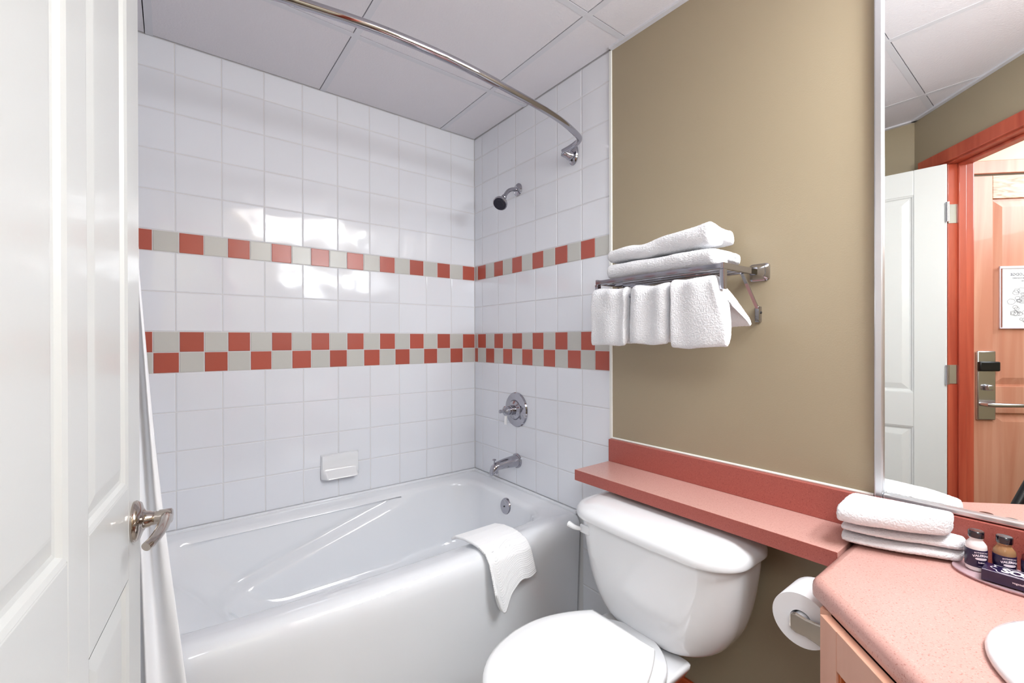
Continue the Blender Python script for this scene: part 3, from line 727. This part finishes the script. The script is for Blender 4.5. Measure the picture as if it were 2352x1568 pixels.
# ------------------------------------------------------------------ toilet
YT = -1.322
def dens(P_, k=3):
    out = []
    for i in range(len(P_) - 1):
        p0, p1, p2, p3 = P_[max(i - 1, 0)], P_[i], P_[i + 1], P_[min(i + 2, len(P_) - 1)]
        for j in range(k):
            t = j / k; out.append(tuple(.5 * (2 * b + (c - a) * t + (2 * a - 5 * b + 4 * c - d) * t * t + (3 * b - a - 3 * c + d) * t ** 3) for a, b, c, d in zip(p0, p1, p2, p3)))
    return out + [P_[-1]]
tl = thing('toilet', (-.40, YT, 0), 'white two-piece toilet with closed lid under the red shelf', 'toilet')
def tring(xb_, xf, hw, r, z, bulge=.015, m=12, k=10):
    out = []
    for p in rrect(xf, xb_, YT - hw, YT + hw, r, z, m, k):
        u = (p.y - YT) / hw
        w = min(1, max(0, (xb_ - p.x) / (xb_ - xf)))
        p.x += bulge * (u * u) * w ** 2; out.append(p)
    return out
prof = dens([(.352, -.262, .134, .06), (.355, -.276, .154, .08), (.365, -.286, .176, .095), (.390, -.294, .204, .105), (.44, -.300, .231, .105), (.50, -.303, .247, .10), (.56, -.305, .256, .095), (.61, -.306, .261, .09), (.652, -.307, .263, .09)])
obj('tank', loft([tring(-.035, xf, hw, r, z) for z, xf, hw, r in prof]), 'porcelain', tl, ang=60)
prof = dens([(.640, -.310, .268, .09), (.642, -.322, .276, .10), (.647, -.328, .280, .105), (.662, -.327, .279, .105), (.673, -.317, .272, .10), (.682, -.294, .256, .085), (.690, -.262, .236, .06), (.694, -.235, .215, .055), (.696, -.205, .19, .05)])
obj('tank_lid', loft([tring(-.028 - (0 if i < 12 else .002 * (i - 11)), xf, hw, r, z) for i, (z, xf, hw, r) in enumerate(prof)]), 'porcelain', tl, ang=60)
lv_ = obj('flush_lever', loft([[Vector((-.292 - d, -1.118 + a, .603 + b)) for a, b in ((-.02, -.014), (.02, -.012), (.02, .014), (-.02, .016))] for d in (0, .004, .008)]), 'porcelain', tl, smooth=False, bevel=.003)
obj('lever_paddle', tube([(-.305, -1.108, .605), (-.318, -1.092, .609), (-.322, -1.070, .614)], [.006, .010], 10, smooth=3), 'porcelain', lv_)
# bowl
def egg(x0, x1, hw, z, n=56, xm=None, back=.62, pw=2.2):
    """x0 back (towards wall), x1 tip; hw max half width; flattened back"""
    xm = xm if xm is not None else x0 + (x1 - x0) * .42; out = []
    for i in range(n):
        a = 2 * PI * i / n; c, s = math.cos(a), math.sin(a)
        if c >= 0:   # towards tip
            x = xm + (x1 - xm) * abs(c) ** (2 / 2.1); y = hw * math.copysign(abs(s) ** (2 / 2.1), s)
        else:
            x = xm + (x0 - xm) * abs(c) ** (2 / 3.6); y = hw * math.copysign(abs(s) ** (2 / 2.6), s)
            y *= 1 - (1 - back) * (abs(c) ** 2)
        out.append(Vector((x, YT + y, z)))
    return out
B = [(0, -.20, -.65, .112), (.02, -.20, -.65, .115), (.06, -.21, -.63, .105), (.15, -.21, -.61, .098), (.22, -.20, -.65, .115), (.28, -.24, -.72, .135), (.325, -.26, -.77, .152), (.355, -.27, -.79, .158), (.369, -.275, -.792, .160), (.373, -.28, -.785, .156)]
obj('bowl', loft([egg(x0, x1, hw, z, back=.66) for z, x0, x1, hw in B]), 'porcelain', tl, ang=60)
dk = [(.28, -.25, -.40, .100), (.300, -.25, -.43, .124), (.335, -.25, -.45, .144), (.346, -.252, -.448, .146), (.3495, -.256, -.442, .142)]
obj('bowl_deck', loft([rrect(xf, xb_, YT - hw, YT + hw, .012, z, 6, 6) for z, xb_, xf, hw in dk]), 'porcelain', tl, ang=60)
obj('tank_gasket', loft([rrect(-.25, -.10, YT - .08, YT + .08, .03, z, 4, 6) for z in (.346, .358)]), 'dark_hole', tl)
def lidring(x0, x1, hw, hb, z, n=28):
    # straight back edge of half width hb at x0, swelling to hw, round tip at x1
    out = []
    for i in range(n + 1):
        t = i / n; x = x0 + (x1 - x0) * (1 - math.cos(PI * t)) / 2
        q = (x - x0) / (x1 - x0); qm = .45
        if q < qm: y = hb + (hw - hb) * math.sin(PI / 2 * q / qm) ** .9
        else: y = hw * max(0, 1 - ((q - qm) / (1 - qm)) ** 2.15) ** .5
        out.append((x, y))
    right = [Vector((x, YT + y, z)) for x, y in out]; left = [Vector((x, YT - y, z)) for x, y in out[::-1][1:]]
    back = [Vector((x0, YT - hb + 2 * hb * k / 7, z)) for k in range(1, 7)]
    return right + left + back
ST = [(.374, -.385, -.792, .170), (.378, -.380, -.800, .176), (.388, -.380, -.803, .178), (.395, -.382, -.800, .176), (.397, -.39, -.79, .170)]
obj('seat', loft([lidring(x0, x1, hw, hw * .60, z) for z, x0, x1, hw in ST]), 'seat_plastic', tl, ang=60)
ST = [(.3985, -.378, -.790, .170), (.401, -.368, -.802, .177), (.409, -.365, -.806, .179), (.416, -.367, -.803, .176), (.4205, -.378, -.79, .167), (.4235, -.40, -.76, .145), (.425, -.44, -.71, .105)]
obj('seat_lid', loft([lidring(x0, x1, hw, hw * .60, z) for z, x0, x1, hw in ST]), 'seat_plastic', tl, ang=60)
for s in (-1, 1): obj('hinge_cap', tube([(-.352, YT + s * .07 - .018, .386), (-.352, YT + s * .07 + .018, .386)], .010, 14), 'seat_plastic', tl)

# ------------------------------------------------------------------ countertop with shelf and backsplash
ZK = .753; ZB = .715
ct = thing('countertop', (-.2, -2.0, ZB), 'speckled red laminate vanity countertop with backsplash and narrow shelf over the toilet', 'countertop')
bm = box((-.204, -1.7835, ZB), (-.0005, -.9835, ZK)); obj('shelf', bm, 'laminate', ct, smooth=False, bevel=.0015)
obj('shelf_front_shade', box((-.2052, -1.7835, ZB + .0002), (-.2038, -.9833, ZK - .0006)), 'laminate_shaded', ct, smooth=False)  # added strip, its darker red paints the shade on the shelf front
def arc(c, r, a0, a1, n=6): return [(c[0] + r * math.cos(a0 + (a1 - a0) * i / n), c[1] + r * math.sin(a0 + (a1 - a0) * i / n)) for i in range(n + 1)]
r_ = .035
# left edge y=-1.784, diagonal edge x-y=1.425, straight front x=-.64
kx0 = 1.425 - 1.784
pts = [(-.0005, -2.599), (-.0005, -1.784)]
cc = (kx0 + r_ * math.tan(PI / 8), -1.784 - r_)
pts += arc(cc, r_, PI / 2, PI / 2 + PI / 4, 5)
xk = -.64; yk = xk - 1.425
pts += [(xk, yk), (xk, -2.599)]
bm = bmesh.new(); nP = len(pts); rb = .018
def inset_poly(P_, d):
    out = []; n = len(P_)
    for i in range(n):
        p0, p1, p2 = Vector(P_[i - 1]), Vector(P_[i]), Vector(P_[(i + 1) % n])
        def nrm(a, b):
            e = (b - a).normalized(); return Vector((-e.y, e.x))
        n1, n2 = nrm(p0, p1), nrm(p1, p2)
        # only visible front edges are rounded
        def fac(a, b): return 0 if (abs(a.x) < .01 and abs(b.x) < .01) or (a.y < -2.59 and b.y < -2.59) or (abs(a.y + 1.784) < .002 and abs(b.y + 1.784) < .002 and max(a.x, b.x) > -.1 and False) else d
        d1_, d2_ = fac(p0, p1), fac(p1, p2)
        c = n1.dot(n2)
        if abs(c) > .999: q = p1 + n1 * max(d1_, d2_)
        else:
            # solve intersection of offset lines
            A_ = Matrix(((n1.x, n1.y), (n2.x, n2.y))); rhs = Vector((n1.dot(p1) + d1_, n2.dot(p1) + d2_)); q = A_.inverted() @ rhs
        out.append((q.x, q.y))
    return out
area2 = sum(pts[i][0] * pts[(i + 1) % nP][1] - pts[(i + 1) % nP][0] * pts[i][1] for i in range(nP))
sg = 1 if area2 > 0 else -1
rings = []
for i in range(6):
    a = (PI / 2) * i / 5; rings.append([Vector((x, y, ZK - rb + rb * math.sin(a))) for x, y in inset_poly(pts, sg * rb * (1 - math.cos(a)))])
rings = [[Vector((x, y, ZB)) for x, y in inset_poly(pts, sg * .004)], [Vector((x, y, ZB + .004)) for x, y in pts]] + rings
slab_o = obj('counter_slab', loft(rings), 'laminate', ct, ang=50)
cut = obj('cut', lathe([(1, -.08), (1, .05)], (-.372, -2.240, ZK), (0, 0, 1), 72, sx=.191, sy=.1745), 'laminate')
cut.data.update(); slab_o2 = slab_o
md = slab_o.modifiers.new('hole', 'BOOLEAN'); md.object = cut; md.solver = 'EXACT'; md.operation = 'DIFFERENCE'
bpy.context.view_layer.update(); dg = bpy.context.evaluated_depsgraph_get(); nme = bpy.data.meshes.new_from_object(slab_o.evaluated_get(dg))
slab_o.modifiers.clear(); slab_o.data = nme; wn = slab_o.modifiers.new('wn', 'WEIGHTED_NORMAL'); wn.keep_sharp = False; wn.weight = 100; bpy.data.objects.remove(cut)
obj('backsplash', box((-.0205, -2.599, ZK), (-.0005, -.9835, .838)), 'laminate_shaded', ct, smooth=False, bevel=.0015)  # upright face in the darkened copy, shade painted into its red

# ------------------------------------------------------------------ vanity cabinet
cb = thing('vanity_cabinet', (-.22, -2.1, 0), 'pale pinkish wood vanity cabinet with recessed panels under the countertop', 'cabinet')
c0 = 1.402; P0 = Vector((c0 - 1.818, -1.818, 0)); d45 = Vector((-.7071, -.7071, 0)); n45 = Vector((-.7071, .7071, 0))
LEN = .29
P1 = P0 + d45 * LEN
obj('side_panel', box((P0.x + .02, -1.830, .0), (-.001, -1.812, ZB)), 'cabinet_wood', cb, smooth=False)
CM = Matrix(((d45.x, n45.x, 0, P0.x), (d45.y, n45.y, 0, P0.y), (0, 0, 1, 0), (0, 0, 0, 1)))
def cbx(a, b, z0, z1, t0, t1): return add_box(bmesh.new(), (a, t0, z0), (b, t1, z1), CM)
obj('stile', cbx(0, .050, .0, ZB - .001, -.018, 0), 'cabinet_wood', cb, smooth=False, bevel=.001)
obj('stile', cbx(LEN - .05, LEN, .0, ZB - .001, -.018, 0), 'cabinet_wood', cb, smooth=False, bevel=.001)
obj('rail', cbx(.050, LEN - .05, .645, ZB - .001, -.018, -.0005), 'cabinet_wood', cb, smooth=False, bevel=.001)
obj('rail', cbx(.050, LEN - .05, .10, .16, -.018, -.0005), 'cabinet_wood', cb, smooth=False, bevel=.001)
obj('panel_edge', cbx(.050, .058, .16, .645, -.018, -.004), 'cabinet_edge', cb, smooth=False)
obj('recessed_panel', cbx(.050, LEN - .05, .16, .645, -.024, -.012), 'cabinet_wood', cb, smooth=False)
XF = P1.x
obj('front_frame', box((XF, -2.598, .10), (XF + .018, P1.y, ZB - .001)), 'cabinet_wood', cb, smooth=False)
for k in range(2):
    y1 = P1.y - .02 - k * .28; y0 = y1 - .26
    dr = obj('cabinet_door', box((XF - .018, y0, .13), (XF, y1, .69)), 'cabinet_wood', cb, smooth=False, bevel=.003)
    obj('knob', lathe([(.006, 0), (.006, .012), (.014, .018), (.012, .026), (0, .028)], (XF - .018, y0 + .03 if k == 0 else y1 - .03, .62), (-1, 0, 0), 16), 'nickel', dr)
obj('toe_kick', box((XF + .06, -2.598, .0), (XF + .075, -1.88, .10)), 'cabinet_edge', cb, smooth=False)

# sink
SX, SY = -.372, -2.240; RX, RY = .198, .216
sk = thing('sink', (SX, SY, ZK), 'oval white drop-in sink basin in the countertop', 'sink')
def ell(f, z, n=72, g_=0.): return [Vector((SX + (RX * f + g_) * math.cos(2 * PI * i / n), SY + (RY * f + g_) * math.sin(2 * PI * i / n), z)) for i in range(n)]
obj('basin', loft([ell(.08, ZK - .150), ell(.40, ZK - .146), ell(.62, ZK - .132), ell(.76, ZK - .106), ell(.84, ZK - .062), ell(.862, ZK - .01), ell(.87, ZK + .0006), ell(.985, ZK + .0006), ell(1.0, ZK + .004), ell(1.0, ZK + .009), ell(.985, ZK + .014), ell(.95, ZK + .0165), ell(.90, ZK + .0165), ell(.87, ZK + .013), ell(.85, ZK + .004), ell(.835, ZK - .02), ell(.80, ZK - .06), ell(.72, ZK - .10), ell(.58, ZK - .125), ell(.35, ZK - .137), ell(.1, ZK - .142)], True, True), 'porcelain', sk, ang=60)
obj('drain', lathe([(.024, 0), (.024, .003), (.016, .004), (0, .004)], (SX, SY, ZK - .142), (0, 0, 1), 24), 'chrome', sk)

# ------------------------------------------------------------------ mirror
mr = thing('wall_mirror', (0, -2.2, .84), 'large silver framed wall mirror above the countertop', 'mirror')
MY0, MY1, MZ0, MZ1 = -2.595, -1.803, .8405, 2.26
FWd = .017
obj('mirror_glass', box((-.006, MY0 + .008, MZ0 + .008), (-.0015, MY1 - .008, MZ1 - .008)), 'mirror_glass', mr, smooth=False)
for lo, hi in (((-.016, MY1 - FWd, MZ0), (-.001, MY1, MZ1)), ((-.016, MY0, MZ0), (-.001, MY0 + FWd, MZ1)), ((-.016, MY0 + FWd, MZ0), (-.001, MY1 - FWd, MZ0 + FWd * .72)), ((-.016, MY0 + FWd, MZ1 - FWd), (-.001, MY1 - FWd, MZ1))):
    obj('frame_side', box(lo, hi), 'frame_metal', mr, smooth=False, bevel=.003)

# ------------------------------------------------------------------ vanity lamp on the end wall (gives the light from the right)
vl = thing('vanity_lamp', (-.40, -2.6, 1.82), 'wall lamp with frosted glass shades on the end wall beside the mirror, outside the photo', 'lamp')
obj('back_plate', box((-.49, -2.598, 1.79), (-.05, -2.57, 1.85)), 'chrome', vl, bevel=.004)
for x in (-.41, -.27, -.13):
    s = obj('glass_shade', lathe([(.02, 0), (.04, .012), (.052, .04), (.05, .07), (.035, .09), (.0, .096)], (x, -2.57, 1.82), (0, 1, 0), 24), 'lamp_glass', vl)
cl = thing('ceiling_lamp', (-.42, -2.28, ZC), 'flat ceiling lamp above the vanity countertop, outside the photo', 'lamp')
obj('housing', box((-.84, -2.48, 2.245), (-.02, -2.24, ZC + .002)), 'lamp_glass', cl, smooth=False, bevel=.004)

# ------------------------------------------------------------------ toilet paper
tp = thing('toilet_paper_roll', (-.25, -1.746, .64), 'roll of white toilet paper on the holder under the countertop', 'toilet paper')
bm = bmesh.new(); n = 48; R_, r0 = .056, .021; xA, xB = -.302, -.200
seq = [(r0, xB), (R_, xB), (R_ + .0005, xB - .003), (R_ + .0005, xA + .003), (R_, xA), (r0, xA)]
rings = [[Vector((x, -1.746 + r * math.cos(2 * PI * i / n), .622 + r * math.sin(2 * PI * i / n))) for i in range(n)] for r, x in seq] 
rings.append(rings[0]); loft(rings, False, False, bm); bmesh.ops.remove_doubles(bm, verts=bm.verts, dist=1e-6)
obj('roll', bm, 'paper', tp, ang=40)
hp = thing('toilet_paper_holder', (-.25, -1.80, .64), 'chrome toilet paper holder on the side of the vanity cabinet', 'holder')
for x in (-.316, -.188):
    rg = []
    for s, zz, hw_ in ((0, .622, .010), (.004, .622, .018), (.012, .6215, .021), (.03, .620, .019), (.048, .618, .021), (.064, .616, .024)):
        rg.append([Vector((x + a, -1.730 - s, zz + b * hw_)) for a, b in ((-.004, -1), (.004, -1), (.004, 1), (-.004, 1))])
    obj('arm', loft(rg), 'nickel', hp, smooth=False, bevel=.003)
obj('roller', tube([(-.312, -1.746, .622), (-.192, -1.746, .622)], .016, 16), 'porcelain', hp)
obj('mounting_plate', box((-.325, -1.8115, 0.587), (-.18, -1.792, .647)), 'nickel', hp, bevel=.003)

# ------------------------------------------------------------------ folded hand towels on the counter
def flat_towel(cx, cyy, ax, L, D, t, n, z0, seed):
    ux = Vector((math.cos(ax), math.sin(ax), 0)); uy = Vector((-math.sin(ax), math.cos(ax), 0)); H = n * t * 1.02
    c = Vector((cx, cyy, z0 + H / 2))
    fm = [plane_M(c + ux * (L * (k / 14 - .5)), uy, (0, 0, 1)) for k in range(15)]
    return sweep(serp(D, t, n), t, fm, seed, .0024)
g = 'folded hand towels on the vanity countertop'
def tuck(bm):
    # the stack lies askew: its front edge runs back to the backsplash at the right
    K_ = [(-1.70, 1.02), (-1.80, .97), (-1.867, .80), (-1.895, .68), (-1.93, .52), (-1.965, .36), (-2.1, .3)]
    for v in bm.verts:
        y = v.co.y
        for (ya, sa), (yb2, sb2) in zip(K_, K_[1:]):
            if yb2 <= y <= ya:
                sc = sa + (sb2 - sa) * (ya - y) / (ya - yb2); v.co.x = -.024 + (v.co.x + .024) * sc; break
bm = flat_towel(-.098, -1.866, PI / 2, .196, .144, .0240, 2, ZK + .003, 21)
tuck(bm)
for v in bm.verts: v.co.z = max(v.co.z, ZK + .003)
tag(terry(obj('hand_towel', bm, 'terry', ang=180)), 'lower of two folded white hand towels on the countertop corner', 'towel', g)
fm = [plane_M(Vector((-.101, -1.768 - .178 * k / 14, ZK + .0765)), (-1, 0, 0), (0, 0, 1)) for k in range(15)]
bm = sweep([(-x, z) for x, z in serp(.150, .0215, 2)], .0215, fm, 27, .0024)
tuck(bm)
for v in bm.verts:
    t = min(1, max(0, (v.co.x + .17) / .14)); v.co.z += .004 * t
    if v.co.z < ZK + .056: v.co.z = ZK + .056 + (v.co.z - ZK - .056) * .3
tag(terry(obj('hand_towel', bm, 'terry', ang=180)), 'upper folded white hand towel stacked beside the mirror', 'towel', g)

# ------------------------------------------------------------------ tray, bottles, soap
tr = thing('amenity_tray', (-.082, -2.035, ZK), 'frosted pink glass tray holding small bottles beside the mirror', 'tray')
obj('dish', lathe([(0, .0012), (.9, .0012), (.97, .0022), (1.0, .0045), (1.0, .006), (.96, .0045), (.9, .0035), (0, .0035)], (-.082, -2.040, ZK), (0, 0, 1), 60, sx=.092, sy=.062), 'tray_glass', tr)
def to_cyl(bm, R_, z, a0):
    """wrap flat text (x,y) around a vertical cylinder; a0 = facing azimuth"""
    for v in bm.verts:
        a = a0 + v.co.x / R_; rr_ = R_ + .0003; v.co = Vector((rr_ * math.cos(a), rr_ * math.sin(a), z + v.co.y))
def bottle(x, y, liq, word, label, w2=None):
    b = thing('toiletry_bottle', (x, y, ZK + .0037), label, 'bottle', 'small toiletry bottles on the tray')
    R_ = .0165
    obj('bottle_body', lathe([(0, 0), (.012, 0), (.0155, .003), (R_ - .0005, .006), (R_ - .0005, .047), (.0155, .052), (.0115, .058), (.0095, .061), (.0095, .063), (.0105, .0635), (.0105, .0655), (0, .0655)], (x, y, ZK + .0037), (0, 0, 1), 36), liq, b)
    obj('cap', lathe([(.0115, 0), (.012, .001), (.012, .0115), (.0108, .013), (0, .0132)], (x, y, ZK + .0037 + .066), (0, 0, 1), 32), 'black_cap', b)
    lb = obj('bottle_label', lathe([(R_, .010), (R_ + .0002, .0105), (R_ + .0002, .0435), (R_, .044)], (x, y, ZK + .0037), (0, 0, 1), 36), 'navy_print', b, ang=60)
    a0 = math.atan2(CAM.y - y, CAM.x - x) + .50
    bmt = bmesh.new()
    def tx(s, size, z, bold=0, arcd=0., sp_=1.):
        t_ = text_mesh(s, size, bold=bold, spacing=sp_)
        for v in t_.verts: v.co.y -= arcd * (v.co.x / .011) ** 2
        to_cyl(t_, R_ + .0002, z, a0); me_ = bpy.data.meshes.new('t'); t_.to_mesh(me_); t_.free(); bmt.from_mesh(me_); bpy.data.meshes.remove(me_)
    tx('BOTANICALS', .0036, .0400, .0001, .0012); tx('VALERIAN', .0058, .0345, .0003, .0022)
    pill = bmesh.new(); ptsP = [(.0095 * math.copysign(abs(math.cos(a)) ** .5, math.cos(a)), .0022 * math.sin(a)) for a in [2 * PI * i / 28 for i in range(28)]]
    # pill as strip columns so it can wrap
    cols = 14; prev = None
    for i in range(cols + 1):
        xx = -.0095 + .019 * i / cols; hh = .0023 * math.sqrt(max(0, 1 - (abs(xx) / .0096) ** 4))
        cur = (pill.verts.new((xx, -hh - .0001, 0)), pill.verts.new((xx, hh + .0001, 0)))
        if prev: pill.faces.new((prev[0], cur[0], cur[1], prev[1]))
        prev = cur
    to_cyl(pill, R_ + .0002, .0275, a0); me_ = bpy.data.meshes.new('t'); pill.to_mesh(me_); pill.free(); bmt.from_mesh(me_); bpy.data.meshes.remove(me_)
    tx(word, .0045, .0205, .00015)
    if w2: tx(w2, .0040, .0160, .0001)
    tx('1 fl oz  30 ml', .0022, .0130)
    bmt.transform(Matrix.Translation((x, y, ZK + .0037)))
    obj('lettering', bmt, 'print_white', lb, smooth=False, normals=False)
    return b
bottle(-.078, -1.982, 'lotion_plastic', 'lotion', 'white lotion bottle with black cap, nearest the folded hand towels')
bottle(-.072, -2.020, 'amber_liquid', 'conditioning', 'amber bottle with black cap and navy label between two other bottles', 'shampoo')
bottle(-.074, -2.058, 'rose_liquid', 'shower', 'dark rose bottle with black cap at the right edge of the photo', 'gel')
sb = thing('soap_box', (-.125, -2.05, ZK), 'dark navy soap box with white lettering lying on the tray', 'soap box', rotz=0)
c1 = Vector((-.098, -1.992)); e1 = Vector((.015, -1)).normalized()
e1 = (Vector((-.128, -2.06)) - Vector((-.126, -2.005))).normalized(); e2 = Vector((-e1.y, e1.x))
if e2.x > 0: e2 = -e2
O_ = Vector((-.082, -1.996)); BL, BWd, BH = .085, .046, .020
bz0, bz1 = ZK + .0062, ZK + .0062 + BH
def bp(a, b, z): p = O_ + e1 * a + e2 * b; return Vector((p.x, p.y, z))
bm = bmesh.new()
vs = [bm.verts.new(bp(a, b, z)) for z in (bz0, bz1) for a, b in ((0, 0), (BL, 0), (BL, BWd), (0, BWd))]
for f in ((0, 3, 2, 1), (4, 5, 6, 7), (0, 1, 5, 4), (1, 2, 6, 5), (2, 3, 7, 6), (3, 0, 4, 7)): bm.faces.new([vs[i] for i in f])
obj('carton', bm, 'navy_print', sb, smooth=False, bevel=.0008)
def strip(bm, P_, w, z):
    for p, q in zip(P_, P_[1:]):
        p, q = Vector(p), Vector(q); d = (q - p).normalized() * w / 2; nn_ = Vector((-d.y, d.x))
        bm.faces.new([bm.verts.new(bp(*(v), z)) for v in (p - nn_ - d * .6, q - nn_ + d * .6, q + nn_ + d * .6, p + nn_ - d * .6)])
bm = bmesh.new(); zt = bz1 + .0005
strip(bm, [(.0015, BWd - .0015), (BL - .0015, BWd - .0015)], .0012, zt)
strip(bm, [(.012, .006), (BL - .004, .006)], .0013, zt)
strip(bm, [(.012, .006), (.0155, .011), (.013, .014), (.018, .017), (.012, .016), (.009, .021), (.012, .026), (.018, .031), (.019, .037), (.022, .041), (BL - .004, .041)], .0014, zt)
t_ = text_mesh('SOAP', .030, align='LEFT', bold=.0012, spacing=.9)
bb = max(v.co.x for v in t_.verts)
for v in t_.verts:
    a_, b_ = .024 + v.co.x * .056 / bb, .0235 - v.co.y * 1.05
    v.co = bp(a_, b_, zt)
me_ = bpy.data.meshes.new('t'); t_.to_mesh(me_); t_.free(); bm.from_mesh(me_); bpy.data.meshes.remove(me_)
obj('lettering', bm, 'print_white', sb, smooth=False, normals=False)
t_ = text_mesh('vegetable soap', .0052, align='LEFT', bold=.0001)
for v in t_.verts:
    q = O_ + e1 * (.040 + v.co.x) + e2 * (BWd + .0006); v.co = Vector((q.x, q.y, bz0 + BH * .52 + v.co.y))
obj('side_lettering', t_, 'print_white', sb, smooth=False, normals=False)

# camera tripod, one black leg of it shows at the edge of the mirror
tpd = thing('camera_tripod', (CAM.x, CAM.y, 0), 'black camera tripod leg seen at the right edge of the mirror', 'tripod')
obj('centre_column', lathe([(.03, 0), (.03, .02), (.016, .03), (.016, .25), (.03, .26), (.03, .30), (0, .30)], (CAM.x, CAM.y, .83), (0, 0, 1), 20), 'black_plastic', tpd)
for tx_, ty_ in ((-.85, -1.75), (-1.79, -1.98), (-1.28, -2.56)):
    top = Vector((CAM.x, CAM.y, 1.08)); ft_ = Vector((tx_, ty_, .004)); top = top + (ft_ - top) * .03
    lg = obj('leg', tube([top, top.lerp(ft_, .5), top.lerp(ft_, .5001), ft_], [.017, .017, .012, .012], 12), 'black_plastic', tpd)
    obj('foot', tube([ft_ + (top - ft_) * .03, ft_], .016, 12), 'dark_rubber', lg)
